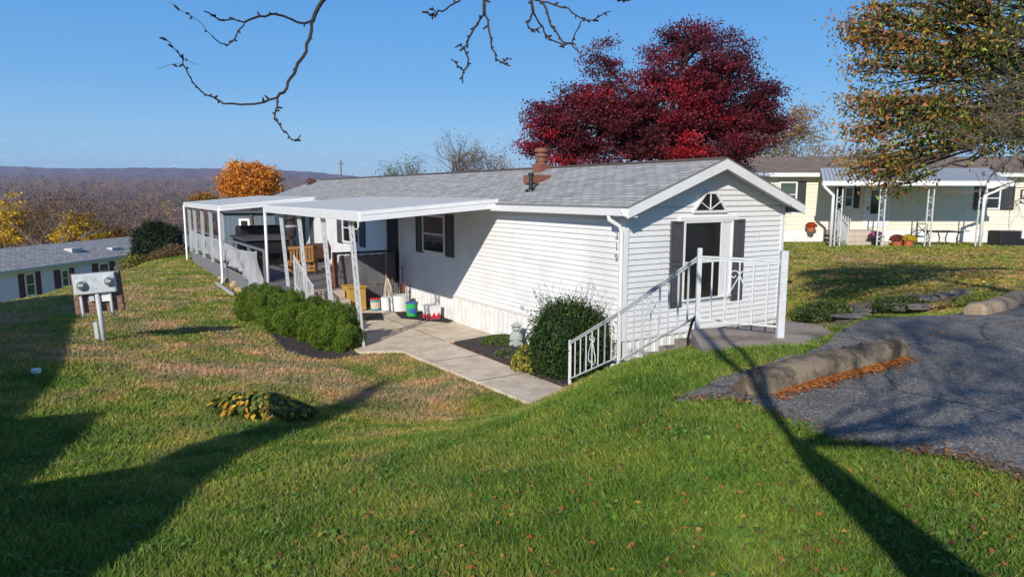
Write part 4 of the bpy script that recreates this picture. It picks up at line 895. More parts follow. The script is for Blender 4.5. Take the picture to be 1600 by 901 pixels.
def leafy_tree(name, label, cat, base, trunk_top, trunk_r, blobs, clump_r, leaves_per, size, colour, bark='bark', aspect=.55, group=None, flat=.5, limbs=1.0, droop=0.0, trunk_pts=None):
    base = Vector(base); t = thing(name, label, cat, tuple(base), group=group); cl = crown_points(blobs, clump_r, leaves_per)
    tm = MB(); tt = Vector(trunk_top); limb(tm, base - Vector((0, 0, .2)), tt, trunk_r, trunk_r * .55, .05, 6, 0, 9)
    sel = cl[rng.random(len(cl)) < limbs]
    hubs = [Vector(b[0]) for b in blobs]
    for h in hubs:
        if name == 'cherry_tree' and h.z < 4.9: continue
        limb(tm, tt - Vector((0, 0, random.uniform(0, .5))), h, trunk_r * .32, trunk_r * .15, .12, 6, .04, 6)
    for c in sel:
        c = Vector(c); h = min(hubs, key=lambda q: (q - c).length); limb(tm, h.lerp(tt, random.uniform(0, .35)), c, trunk_r * .16, trunk_r * .04, .16, 5, 0, 4)
    tm.build('trunk', bark, t, WF, smooth=True)
    n = len(cl) * leaves_per; cc = np.repeat(cl, leaves_per, 0) + rng.normal(size=(n, 3)) * np.array([clump_r, clump_r, clump_r * flat]) * .55
    sz = size * rng.uniform(.6, 1.25, n); V_, F_ = leaf_quads(cc, sz, aspect, normal=np.array([0, 0, 1.0]), nrm_mix=.35, droop=droop)
    tint = colour(cc, np.repeat(np.arange(len(cl)), leaves_per), cl)
    np_mesh('crown', V_, F_, np.repeat(tint, 4, 0), 'leaf', t, nv=4); return t
def bush(name, label, c, r_, n, size, cols, w, group=None, lump=.10, seed=0, flat_bottom=True, fuzz=.05, core=True, normal_mix=.35, aspect=.5, nk=26, pw_=8):
    """dense shrub: leaves over a lumpy volume"""
    c = np.array(c, float); t = thing(name, label, 'bush', (c[0], c[1], g1(c[0], c[1])), group=group); r_ = np.array(r_, float)
    u = rng.normal(size=(n, 3)); u /= np.linalg.norm(u, axis=1, keepdims=True)
    ls = np.random.default_rng(seed); K = ls.normal(size=(nk, 3)); K /= np.linalg.norm(K, axis=1, keepdims=True); d_ = (u @ K.T).max(1); bump = (d_ ** pw_) * lump * 1.6 - lump * .8
    k = (1 + bump) * (1 - np.abs(rng.normal(size=n)) * .10) + np.clip(rng.normal(size=n), 0, 3) * fuzz * .4
    p = c + u * k[:, None] * r_; zg = gz(p[:, 0], p[:, 1]); p = p[p[:, 2] > zg + .02]; u = u[:len(p)] if False else (p - c) / r_; u /= np.linalg.norm(u, axis=1, keepdims=True)
    V_, F_ = leaf_quads(p, size * rng.uniform(.6, 1.3, len(p)), aspect, normal=u, nrm_mix=normal_mix)
    np_mesh('foliage', V_, F_, np.repeat(mixcol(cols, w, len(p), .25), 4, 0), 'leaf', t, nv=4)
    s = MB()
    for k in range(9):
        a = random.uniform(0, 6.28); e = c + np.array([math.cos(a) * r_[0] * .7, math.sin(a) * r_[1] * .7, random.uniform(-.2, .6) * r_[2]]); limb(s, (c[0], c[1], g1(c[0], c[1]) - .05), tuple(e), .02, .006, .15, 5, 0, 4)
    s.build('stems', 'bark_dark', t, WF); return t
# four clipped yews along the porch
ycols = [(.145, .24, .022), (.09, .165, .016), (.04, .085, .012), (.26, .23, .04)]
for i, (px, py, r1, r2, h, lab) in enumerate([(400, 505, .64, .6, .56, 'clipped yew furthest from the camera in the row by the porch'), (442, 527, .56, .60, .60, 'clipped yew second from the far end of the row'), (484, 538, .50, .58, .56, 'clipped yew between two others, second nearest the camera'), (517, 553, .52, .5, .56, 'clipped round yew nearest the camera by the corner post')]):
    g_ = on_ground(px, py); p = g_ + Vector((0.05, .45, 0)); z = g1(p.x, p.y)
    bush('yew_shrub', lab, (p.x, p.y, z + h * .62), (r1 * .92, r1 * .92, h), 40000, .040, ycols, [.5, .3, .14, .06], 'clipped yews in a row beside the porch', lump=.36, seed=i, normal_mix=.55, aspect=.4, nk=60, pw_=18)
p = hw(-.72, .62)
sh = bush('leafy_shrub', 'round dark green shrub with long loose shoots by the corner of the white home', (p.x, p.y, .62), (.66, .62, .68), 26000, .055, [(.035, .075, .02), (.06, .11, .025), (.02, .045, .012), (.28, .24, .03)], [.5, .3, .18, .02], lump=.12, seed=9, fuzz=.35, normal_mix=.15)
tw = MB(); lv = []
for k in range(46):
    a = random.uniform(0, 6.28); q0 = Vector((p.x + .5 * math.cos(a) * random.random(), p.y + .5 * math.sin(a) * random.random(), .95)); q1 = q0 + Vector((math.cos(a) * .33, math.sin(a) * .2, random.uniform(.35, .78))); pp = limb(tw, q0, q1, .006, .002, .12, 6, 0, 3)
    for j in range(14): f = random.random(); lv.append(tuple(q0.lerp(q1, f) + Vector([random.gauss(0, .02) for _ in range(3)])))
for k in range(3):
    q0 = Vector((p.x - .5, p.y + .2, .45 + k * .1)); q1 = hw(-.25 - .1 * k, 2.0 + .25 * k, .75 + .1 * k); limb(tw, q0, q1, .005, .002, .1, 7, .1, 3)
    for j in range(22): lv.append(tuple(q0.lerp(q1, random.uniform(.3, 1)) + Vector([random.gauss(0, .03) for _ in range(3)]) + Vector((0, 0, .05))))
tw.build('shoots', 'bark', sh, WF); lv = np.array(lv); V_, F_ = leaf_quads(lv, .035, .5); np_mesh('shoot_leaves', V_, F_, np.repeat(mixcol([(.05, .09, .03), (.14, .10, .05)], [.7, .3], len(lv)), 4, 0), 'leaf', sh, nv=4)
p = hw(-1.0, 1.55); bush('yellow_perennial', 'yellowing leafy plant at the foot of the dark round shrub', (p.x, p.y, .12), (.28, .5, .24), 1500, .08, [(.42, .34, .05), (.28, .27, .05), (.12, .15, .03)], [.4, .35, .25], lump=.3, seed=4, fuzz=.2)
p = hw(-.42, 3.45); bush('ground_cover_mound', 'low bright green mound in the mulch in front of the grey garden statue', (p.x, p.y, .06), (.42, .34, .17), 5000, .035, [(.10, .16, .03), (.16, .2, .05), (.06, .1, .02)], [.5, .3, .2], seed=5)
p = hw(-1.0, 2.35); bush('weed_tuft', 'small green weed tuft in the dark mulch by the path', (p.x, p.y, .05), (.2, .18, .14), 700, .05, [(.10, .15, .05)], [1], seed=6, fuzz=.3)
# garden statue: a squat seated frog with a wide hat
p = hw(-.33, 3.0, .05); stt = MB()
stt.lathe(tuple(p), [(.13, 0), (.15, .06), (.14, .14), (.17, .22), (.15, .33), (.09, .40)], 14); stt.rock(tuple(p + Vector((0, 0, .47))), .115, .11, .09, 2)
for sx in (-1, 1):
    stt.rock(tuple(p + Vector((sx * .06, -.06, .56))), .035, .035, .035, 3); stt.rock(tuple(p + Vector((sx * .13, -.08, .07))), .07, .10, .06, 4); stt.tube([tuple(p + Vector((sx * .13, 0, .32))), tuple(p + Vector((sx * .15, -.1, .2))), tuple(p + Vector((sx * .05, -.15, .22)))], .03, 6)
stt.lathe(tuple(p + Vector((0, 0, .55))), [(.15, 0), (.15, .015), (.07, .03), (.06, .08), (.02, .1)], 14)
o = place(stt.build('garden_statue', 'statue_grey', None, WF, smooth=True)); o.scale = (.8, .8, .8); tag(o, 'grey stone frog statue in a hat standing against the white skirting', 'garden statue')
# hosta
g_ = on_ground(410, 652); hp = thing('hosta', 'spreading hosta clump turning yellow on the open lawn', 'plant', tuple(g_)); n = 760
a = rng.uniform(0, 6.28, n); rr_ = np.sqrt(rng.random(n)); cx = g_.x + np.cos(a) * rr_ * .66; cy = g_.y + .1 + np.sin(a) * rr_ * .42
cz = gz(cx, cy) + .05 + .17 * (1 - rr_ ** 2) + rng.uniform(0, .08, n); out = np.stack([np.cos(a), np.sin(a), -.35 + .9 * (1 - rr_)], 1)
nn = np.stack([np.cos(a) * .5, np.sin(a) * .5, np.ones(n)], 1) + rng.normal(size=(n, 3)) * .3; nn /= np.linalg.norm(nn, axis=1, keepdims=True); out += rng.normal(size=(n, 3)) * .3; out -= (out * nn).sum(1, keepdims=True) * nn; out /= np.linalg.norm(out, axis=1, keepdims=True)
w_ = np.cross(nn, out); c_ = np.stack([cx, cy, cz], 1); L_ = rng.uniform(.075, .13, n)[:, None]
V_ = np.stack([c_ - out * L_ * .5, c_ - out * L_ * .1 + w_ * L_ * .30 + nn * .012, c_ + out * L_ * .55 - nn * L_ * .15, c_ - out * L_ * .1 - w_ * L_ * .30 + nn * .012], 1).reshape(-1, 3)
np_mesh('leaves', V_, np.arange(4 * n).reshape(n, 4), np.repeat(mixcol([(.06, .11, .03), (.17, .20, .04), (.70, .48, .05), (.60, .30, .05)], [.40, .2, .26, .14], n, .2), 4, 0), 'leaf', hp, nv=4)
for k in range(5):
    s_ = MB(); a_ = random.uniform(-.5, .5); limb(s_, (g_.x + a_, g_.y + random.uniform(-.1, .3), g_.z), (g_.x + a_ * 1.15, g_.y + .2, g_.z + random.uniform(.35, .55)), .005, .003, .03, 4, 0, 3); s_.build('flower_stalk', 'rod_wood', hp, WF)


# ------------------------------------------------------------------ utility meter on its post
g_ = on_ground(163, 533); D = g_.y * 1.02; u1 = D / FPX; rot = R(22)
mt = thing('utility_meter', 'twin round electric meters on a grey box and weathered board, on a leaning post', 'utility meter', tuple(g_), rot)
MF = Matrix.Translation(g_) @ Matrix.Rotation(rot, 4, 'Z') @ Matrix.Rotation(R(-3.2), 4, 'Y') @ Matrix.Scale(.86, 4, (1, 0, 0))
def mb_box(x0, x1, y0, y1, z0, z1): return MB().box(x0 * u1, x1 * u1, y0 * u1, y1 * u1, z0 * u1, z1 * u1)
m = MB(); m.tube([(0, 0, -.2), (0, 0, 82 * u1)], 4.3 * u1, 12); m.build('post', 'conduit', mt, MF, smooth=True)
bd = MB()
for k in range(6):
    z0 = 46 + k * 10.4; bd.box((-37 + (k % 3)) * u1, (38 - (k % 2)) * u1, 5 * u1, 8.5 * u1, z0 * u1, (z0 + 9.6) * u1)
for x in (-36, 36): bd.box((x - 3) * u1, (x + 3) * u1, 8.5 * u1, 13 * u1, 44 * u1, 108 * u1)
bd.build('board', 'board_old', mt, MF)
mb_box(-34, 32, -6, 4.9, 76, 107).build('meter_box', 'grey_metal', mt, MF, bevel=.008)
mb_box(-33, 31, -6.8, -6, 77, 106).build('box_cover', 'grey_metal', mt, MF, bevel=.006)
for x, z in ((-21, 91), (22, 94)):
    e = MB(); prof = [(8.2, 0), (8.2, 3), (7.2, 3.4)]; Mx = MF @ Matrix.Translation((x * u1, -6.8 * u1, z * u1)) @ Matrix.Rotation(R(90), 4, 'X')
    rg = MB().lathe((0, 0, 0), [(r_ * u1, h * u1) for r_, h in prof], 20).build('meter_ring', 'conduit', mt, Mx)
    MB().lathe((0, 0, 3.4 * u1), [(6.6 * u1, 0), (6.4 * u1, 2.4 * u1), (5.6 * u1, 3.2 * u1), (.5 * u1, 3.4 * u1)], 20).build('meter_glass', 'glass_meter', rg, Mx, smooth=True)
    MB().box(-4.5 * u1, 4.5 * u1, -1.2 * u1, 1.8 * u1, 6.6 * u1, 7.3 * u1).build('dial', 'conduit', rg, Mx)
for x in (-26, 20): m = MB(); m.tube([(x * u1, 0, 76 * u1), (x * u1, 0, 46 * u1), (x * 1.02 * u1, 3 * u1, 40 * u1)], 2.6 * u1, 8); m.build('conduit', 'conduit', mt, MF, smooth=True)
mb_box(-14, -6, 0, 5, 64, 73).build('terminal_box', 'grey_metal', mt, MF); mb_box(6, 19, 0, 5, 62, 75).build('terminal_box', 'plastic_white', mt, MF); mb_box(-14, -8, 2, 8, 4, 30).build('phone_box', 'grey_metal', mt, MF)
for x_, z_, w_, h_ in ((0, 98, 5, 4), (0, 84, 3, 2.4), (-30, 80, 1.4, 1.4), (28, 80, 1.4, 1.4), (-30, 103, 1.4, 1.4), (28, 103, 1.4, 1.4)): mb_box(x_ - w_ / 2, x_ + w_ / 2, -7.3, -6.8, z_ - h_ / 2, z_ + h_ / 2).build('cover_plate' if w_ > 2 else 'screw', 'conduit', mt, MF)
# white pipe cap on the lawn
g_ = on_ground(57, 586); tag(place(MB().lathe(tuple(g_ - Vector((0, 0, .03))), [(.05, 0), (.05, .07), (.065, .07), (.065, .12), (.03, .125)], 14).build('drain_cap', 'plastic_white', None, WF)), 'small white plastic drain cap standing in the shaded grass', 'drain cap')
# rocks and drift wood by the deck corner
for i, (px, py, r_) in enumerate([(352, 442, .17), (366, 449, .19), (374, 455, .15), (345, 436, .12)]):
    g_ = on_ground(px, py); o = place(MB().rock(tuple(g_ + Vector((0, 0, r_ * .4))), r_, r_ * .9, r_ * .7, i + 3).build('rock', 'rock_tan', None, WF)); tag(o, ['tan rock beside the foot of the downspout, second from the left of its heap', 'largest tan rock, in the middle of the heap by the deck', 'tan rock nearest the clipped yews in the heap by the deck', 'smallest tan rock, at the left end of the heap by the deck'][i], 'rock', 'tan rocks by the deck')
g_ = on_ground(338, 444); g2 = on_ground(364, 462); tag(place(MB().beam(g_ + Vector((0, 0, .05)), g2 + Vector((0, 0, .05)), .09, .06).build('wood_plank', 'conduit', None, WF)), 'pale plank lying on the grass below the rocks', 'plank')
sp = []
for i, (px, py, rx, rz) in enumerate([(1345, 492, .34, .07), (1372, 484, .32, .10), (1398, 480, .36, .12), (1425, 474, .34, .13), (1452, 470, .30, .10), (1478, 466, .26, .08), (1330, 500, .2, .05), (1412, 489, .25, .06), (1500, 461, .25, .07), (1440, 483, .24, .06)]):
    g_ = on_ground(px, py); o = place(MB().rock(tuple(g_ + Vector((0, 0, rz * .3))), rx, rx * .62, rz, i + 20).build('flat_stone', 'rock_grey', None, WF)); tag(o, ['second flat stone from the left end of the border', 'third flat stone from the left end of the border', 'flat stone in the middle back of the border, left of the tallest', 'tallest flat stone in the middle back of the border', 'flat stone just right of the tallest one in the border', 'third flat stone from the right end of the border, at the back', 'small flat stone at the left end of the border nearest the stairs', 'small low stone lying in front of the middle of the border', 'flat stone at the right end of the border nearest the pale bumper', 'low stone lying in front of the right half of the border'][i], 'stone', 'flat stones edging the parking lot')

BED3 = [tuple(on_ground(px, py)[:2]) for px, py in [(1268, 512), (1262, 500), (1300, 488), (1350, 474), (1410, 466), (1480, 457), (1520, 455), (1512, 463), (1462, 474), (1405, 488), (1345, 500), (1318, 512)]]
tag(sheet('leaf_litter', BED3, 'litter', 0.02, step=0.15, jitter=.04), kind='structure')
for i, (px, py, r_, lab) in enumerate([(1283, 503, .30, 'low juniper at the end of the landing beside the rough border'), (1262, 497, .2, 'small dark plant just right of the tall corner rail post'), (1405, 482, .32, 'low dark plant growing among the flat stones')]):
    g_ = on_ground(px, py); bush('low_juniper', lab, (g_.x, g_.y, g_.z + .06), (r_ * 1.3, r_, .16), 2600, .05, [(.05, .09, .02), (.09, .13, .03), (.16, .13, .05)], [.5, .35, .15], seed=30 + i, lump=.3, fuzz=.4)
# ------------------------------------------------------------------ cream neighbour home (front wall at y = 30)
YW = 30.0; gzr = 1.12
def X_at(px, Y): return (px - 800) / FPX * (Y * math.cos(PITCH) - 0)
def xr(px, Y=YW, py=330): return atY(px, py, Y).x
def zr(py, Y=YW, px=1400): return atY(px, py, Y).z
XL, XR = xr(1135), xr(1760)
cr = thing('neighbour_home', 'cream coloured home with brown roof and white metal porch roof, at the right', 'mobile home', ((XL + XR) / 2, YW + 2.2, gzr))
m = MB(); zb, zt = 1.70, 4.02; lap_wall(m, 'x', YW, XL, XR, zb, zt, -1, pitch=.115, depth=.028); m.quad((XL, YW, zb), (XL, YW + 4.4, zb), (XL, YW + 4.4, zt), (XL, YW, zt)); m.quad((XR, YW, zb), (XR, YW + 4.4, zb), (XR, YW + 4.4, zt), (XR, YW, zt)); m.build('wall', 'cream_siding', cr)
m = MB(); ribbed(m, 'x', YW, XL, XR, .75, zb, -1, .12); m.build('skirting', 'skirt_white', cr)
m = MB(); ye = YW - .35; ze = 4.16; zk = 4.98; yk = YW + 2.2
m.quad((XL - .3, ye, ze), (XR + .3, ye, ze), (XR + .3, yk, zk), (XL - .3, yk, zk), uv=[(0, 0), (XR - XL, 0), (XR - XL, 2.6), (0, 2.6)]); m.quad((XL - .3, yk + 2.5, ze), (XR + .3, yk + 2.5, ze), (XR + .3, yk, zk), (XL - .3, yk, zk), uv=[(0, 0), (XR - XL, 0), (XR - XL, 2.6), (0, 2.6)]); m.build('roof', 'shingle_brown', cr)
m = MB().box(XL - .3, XR + .3, ye - .1, ye, ze - .17, ze - .005); m.box(XL - .3, XR + .3, ye + .002, YW, ze - .17, ze - .15); m.build('gutter', 'trim_white', cr)
def cw(p0, p1, q0, q1, sh=None, **k):
    a0, a1 = xr(p0), xr(p1); w = window(cr, 'x', YW, -1, a0, a1, zr(q1), zr(q0), WF, fw=.06, **k)
    for s0, s1 in (sh or []): shutter(cr, 'x', YW, -1, xr(s0), xr(s1), zr(q1 + 1), zr(q0 - 1), WF, 'shutter_black')
cw(1215, 1243, 284, 324, [(1244, 1257)], gl='glass_green'); cw(1317, 1331, 292, 324, [(1303, 1316), (1332, 1341)]); cw(1537, 1560, 292, 327, [(1519, 1536), (1561, 1582)])
B = rect_on('x', YW, -1)
m = MB(); B(m, xr(1349), xr(1353), zr(354), zr(291), 0, .05); B(m, xr(1386), xr(1389), zr(354), zr(291), 0, .05); B(m, xr(1353), xr(1386), zr(293), zr(290), 0, .048); dr = m.build('door', 'trim_white', cr)
m = MB(); B(m, xr(1353), xr(1386), zr(354), zr(293), 0, .036); m.build('panel', 'plastic_white', dr); m = MB(); B(m, xr(1359), xr(1375), zr(334), zr(298), .036, .046); m.build('pane', 'glass_dark', dr)
m = MB(); B(m, xr(1354), xr(1356), zr(328), zr(323), .03, .07); m.build('handle', 'brown_metal', dr)
m = MB()
for (a0, a1, b0, b1) in ((1591, 1594, 296, 310), (1591, 1600, 296, 298), (1591, 1600, 309, 311), (1591, 1594, 314, 318), (1597, 1604, 303, 312), (1593, 1604, 316, 318)): B(m, xr(a0), xr(a1), zr(b1), zr(b0), .0, .03)
m.build('wall_ornament', 'black_iron', cr)
m = MB(); m.box(xr(1510), xr(1517), YW - .1, YW - .012, zr(360), zr(354)); m.build('outlet_box', 'plastic_white', cr)
# its porch roof
XA, XB = xr(1283, 27.3), xr(1578, 27.3); ZP = 3.76
pc = thing('neighbour_porch_roof', 'white metal porch roof on scroll posts in front of the cream home', 'canopy', ((XA + XB) / 2, 28.6, gzr))
m = MB(); n = 46; W2 = XB - XA
for k in range(n):
    a = XA + W2 * k / n; b = XA + W2 * (k + 1) / n; sh_ = .55 if True else 0
    f = lambda x: XA + .9 * (1 - 0) + (x - XA) * ((W2 - .4) / W2) 
    m.quad((a, 27.3, ZP), (b - .03, 27.3, ZP), (f(b) - .03, 29.62, 4.36), (f(a), 29.62, 4.36)); m.prism([(b - .03, 0), (b, 0)], lambda p: (p[0], 27.3, ZP + .03), lambda p: (f(p[0]), 29.62, 4.39))
m.quad((XA, 27.32, ZP - .06), (XB, 27.32, ZP - .06), (f(XB), 29.62, 4.30), (f(XA), 29.62, 4.30)); m.build('roof_pan', 'alum_white', pc)
MB().box(XA - .05, XB + .05, 27.18, 27.3, ZP - .17, ZP + .01).build('eave_gutter', 'trim_white', pc)
for px in (1310, 1377, 1452, 1532):
    g_ = g1(xr(px, 27.45), 27.45); lattice_post(pc, xr(px, 27.45, 340), 27.45, g_, ZP - .12, w=.22, frame=WF, along='x')
for p0, p1 in ((1288, 1302), (1574, 1538)):
    x0, x1 = xr(p0, 27.25, 290), xr(p1, 27.3, 310); gg = g1(x1, 27.3); m = MB(); m.tube([(x0, 27.25, ZP - .15), (x0, 27.25, ZP - .2), (x1, 27.3, ZP - .55), (x1, 27.3, ZP - .7), (x1, 27.3, gg)], .06, 8); m.build('downspout', 'trim_white', pc, smooth=True)
sx0, sx1 = xr(1316, 28.5), xr(1382, 28.5)
s2 = thing('neighbour_steps', 'broad tan steps up to the door of the cream home', 'steps', ((sx0 + sx1) / 2, 28.8, gzr)); m = MB()
for k in range(3): m.box(sx0, sx1, 28.0 + k * .4, 29.98, gzr - .1 + k * .2, gzr + .2 + k * .2 - .001)
m.build('treads', 'step_beige', s2, bevel=.01)
r3 = thing('neighbour_step_rail', 'short white baluster rail beside the tan steps', 'railing', (sx0, 28.8, gzr)); m = MB()
m.beam((sx0, 27.9, 2.0), (sx0 + .1, 29.2, 2.55), .05, .04); m.beam((sx0 + .1, 29.2, 2.55), (sx0 + .95, 29.7, 2.55), .05, .04)
for k in range(12): f_ = k / 11; m.beam((sx0 + .1 * f_, 27.9 + 1.3 * f_, 1.25 + .4 * f_), (sx0 + .1 * f_, 27.9 + 1.3 * f_, 2.0 + .55 * f_), .03, .03)
for k in range(7): f_ = k / 6; m.beam((sx0 + .1 + .85 * f_, 29.2 + .5 * f_, 1.7), (sx0 + .1 + .85 * f_, 29.2 + .5 * f_, 2.55), .03, .03)
m.build('panel', 'iron_white', r3)
def flower_pot(label, px, py, Y, cols, r_, pot='terracotta', name='flower_pot'):
    x = xr(px, Y, py); z = zr(py, Y, px); t = thing(name, label, 'potted plant', (x, Y, z)); MB().lathe((x, Y, z), [(r_ * .5, 0), (r_ * .75, r_ * .9), (r_ * .8, r_ * .9), (r_ * .78, r_)], 12).build('pot', pot, t)
    n = 900; u = rng.normal(size=(n, 3)); u /= np.linalg.norm(u, axis=1, keepdims=True); u[:, 2] = np.abs(u[:, 2]); c = np.array([x, Y, z + r_ * .95]) + u * np.array([r_, r_, r_ * .8]) * rng.uniform(.75, 1.05, (n, 1))
    V_, F_ = leaf_quads(c, .06, .8, normal=u, nrm_mix=.5); np_mesh('blossoms', V_, F_, np.repeat(mixcol(cols + [(.05, .09, .02)], [.45, .4, .15], n), 4, 0), 'leaf', t, nv=4)
flower_pot('red chrysanthemum pot standing alone by the white skirting', 1267, 362, 29.6, [(.45, .05, .02), (.60, .08, .03)], .23); flower_pot('pink flower pot in front of the tan steps', 1368, 381, 27.9, [(.45, .12, .25), (.25, .08, .15)], .29, 'black_iron')
flower_pot('dark red chrysanthemum pot left of the yellow one', 1401, 386, 27.9, [(.20, .04, .03), (.30, .05, .04)], .29); flower_pot('yellow chrysanthemum pot right of the dark red one', 1419, 386, 27.7, [(.65, .45, .03), (.55, .38, .02)], .29)
ch = thing('patio_chair', 'black iron patio chair beside the table at the cream home', 'chair', (xr(1432, 27.9, 385), 27.9, gzr)); x = xr(1432, 27.9, 385)
m = MB()
for a, b in (((x + .35, 27.8, 1.1), (x + .42, 28.0, 2.05)), ((x + .25, 28.3, 1.1), (x + .32, 28.5, 2.05))): m.tube([a, b], .02, 6)
m.tube([(x + .42, 28.0, 2.05), (x + .32, 28.5, 2.05)], .02, 6); m.tube([(x + .39, 27.9, 1.6), (x + .30, 28.45, 2.0)], .015, 5); m.tube([(x + .3, 28.4, 1.6), (x + .41, 27.98, 2.0)], .015, 5); m.build('back_frame', 'black_iron', ch)
MB().box(x - .2, x + .35, 27.85, 28.4, 1.52, 1.56).build('seat', 'black_iron', ch)
for a, b in (((x - .2, 27.87, 1.55), (x - .32, 27.8, 1.1)), ((x - .2, 28.38, 1.55), (x - .32, 28.4, 1.1))): m = MB(); m.tube([a, b], .02, 6); m.build('leg', 'black_iron', ch)
m = MB(); m.tube([(x + .38, 27.84, 1.8), (x - .1, 27.84, 1.82), (x - .28, 27.84, 1.7), (x - .25, 27.84, 1.55)], .018, 6); m.build('armrest', 'black_iron', ch)
x0, x1 = xr(1455, 27.9, 365), xr(1499, 27.9, 365); tbl = thing('patio_table', 'black iron patio table with curved legs in front of the cream home', 'table', ((x0 + x1) / 2, 28.0, gzr)); MB().box(x0, x1, 27.6, 28.5, 1.72, 1.76).build('tabletop', 'black_iron', tbl)
for xx, s in ((x0 + .15, -1), (x1 - .15, 1)):
    for yy in (27.7, 28.4): m = MB(); m.tube([(xx, yy, 1.72), (xx - .08 * s, yy, 1.5), (xx - .06 * s, yy, 1.3), (xx + .12 * s, yy, 1.08)], .022, 6); m.build('leg', 'black_iron', tbl)
bx0, bx1 = xr(1558, 28.2, 370), xr(1602, 28.2, 370); kn = thing('covered_planter', 'low black covered box with white trim at the right end of the cream porch', 'storage box', (bx0 + .5, 28.3, gzr)); MB().box(bx0, bx1, 28.0, 28.8, 1.1, 1.75).build('body', 'tarp_black', kn, bevel=.04); MB().box(bx1 - .35, bx1 + .1, 27.9, 28.0, 1.45, 1.8).build('bag', 'plastic_white', kn, bevel=.03)

# ------------------------------------------------------------------ pale blue home down the slope on the left
LF = Matrix.Translation((-24.35, 33, -3.3)) @ Matrix.Rotation(R(-7), 4, 'Z')
lh = thing('neighbour_home', 'pale blue long home with plum shutters down the slope at the left', 'mobile home', (-2.2, 0, 0), frame=LF)
def yl(px, py=440):
    r = pray(px, py); o = LF.inverted() @ Vector((0, 0, CZ)); d_ = LF.inverted().to_3x3() @ r; t = -o.x / d_.x; q = o + d_ * t; return q.y, q.z
Y0, Y1 = -16, yl(206, 400)[0] + 8; zt = 2.92
m = MB(); lap_wall(m, 'y', 0, Y0, Y1, .6, zt, 1, pitch=.2, depth=.02); m.add([(0, Y1, 0), (-4.4, Y1, 0), (-4.4, Y1, zt), (-2.2, Y1, zt + .8), (0, Y1, zt)], [(0, 1, 2, 3, 4)]); m.add([(0, Y0, 0), (-4.4, Y0, 0), (-4.4, Y0, zt), (-2.2, Y0, zt + .8), (0, Y0, zt)], [(0, 1, 2, 3, 4)]); m.build('wall', 'ice_siding', lh, LF)
m = MB(); ribbed(m, 'y', 0, Y0, Y1, -.6, .58, 1, .2); m.build('skirting', 'skirt_white', lh, LF)
m = MB(); L_ = Y1 - Y0 + .6
for xe in (.25, -4.65): m.quad((xe, Y0 - .3, zt + .02), (xe, Y1 + .3, zt + .02), (-2.2, Y1 + .3, zt + .86), (-2.2, Y0 - .3, zt + .86), uv=[(0, 0), (L_, 0), (L_, 2.6), (0, 2.6)])
m.build('roof', 'shingle_grey', lh, LF); MB().box(.25, .35, Y0 - .3, Y1 + .3, zt - .12, zt + .03).build('gutter', 'conduit', lh, LF); MB().box(-.3, .248, Y0 - .3, Y1 + .3, zt - .1, zt - .08).build('soffit', 'trim_white', lh, LF)
for px0, px1, s0, s1, py0, py1 in ((36, 53, 27, 62, 427, 465), (93, 106, 83, 115, 421, 450), (152, 169, 143, 178, 411, 420)):
    a0, b0 = yl(px0, py0); a1, b1 = yl(px1, py0); _, bb_ = yl(px0, py1); c0, c1 = yl(s0, py0)[0], yl(s1, py0)[0]
    if b0 - bb_ < .9: bb_ = b0 - .95
    window(lh, 'y', 0, 1, a0, a1, bb_, min(b0, 2.75), LF, fw=.1, gl='glass_green', d=.06); shutter(lh, 'y', 0, 1, c0, a0 - .02, bb_, min(b0, 2.75), LF, 'shutter_plum'); shutter(lh, 'y', 0, 1, a1 + .02, c1, bb_, min(b0, 2.75), LF, 'shutter_plum')
ry, _ = yl(140, 400); MB().box(-1.3, -.8, ry - .3, ry + .5, zt + .3, zt + .62).build('roof_vent', 'conduit', lh, LF); MB().box(-.9, -.5, ry + 2.5, ry + 3.3, zt + .2, zt + .45).build('roof_vent', 'conduit', lh, LF)
# grey blue building behind the deck
gx0, gx1 = atY(340, 350, 46).x, atY(470, 350, 46).x; gb = thing('grey_house', 'slate blue grey building seen beyond the deck under the porch roofs', 'house', ((gx0 + gx1) / 2, 48, 0))
m = MB()
k = gx0
while k < gx1: m.box(k, k + .27, 46 - .02, 46, -1, 2.1); k += .3
m.box(gx0, gx1, 46, 50, -1, 2.1); m.build('wall', 'gray_blue_siding', gb)
MB().prism([(45.6, 2.1), (48, 2.9), (50.4, 2.1), (50.4, 2.0), (45.6, 2.0)], lambda p: (gx0 - .3, p[0], p[1]), lambda p: (gx1 + .3, p[0], p[1])).build('roof', 'shutter_grey', gb)
window(gb, 'x', 45.98, -1, atY(374, 350, 46).x, atY(391, 350, 46).x, .55, 1.6, WF, fw=.14)

# ------------------------------------------------------------------ trees
def pxblob(px, py, Y, rx, rz, n, ry=None):
    c = atY(px, py, Y); k = Y / FPX; return (tuple(c), (rx * k, (ry if ry else (rx + rz) / 2) * k, rz * k), n)
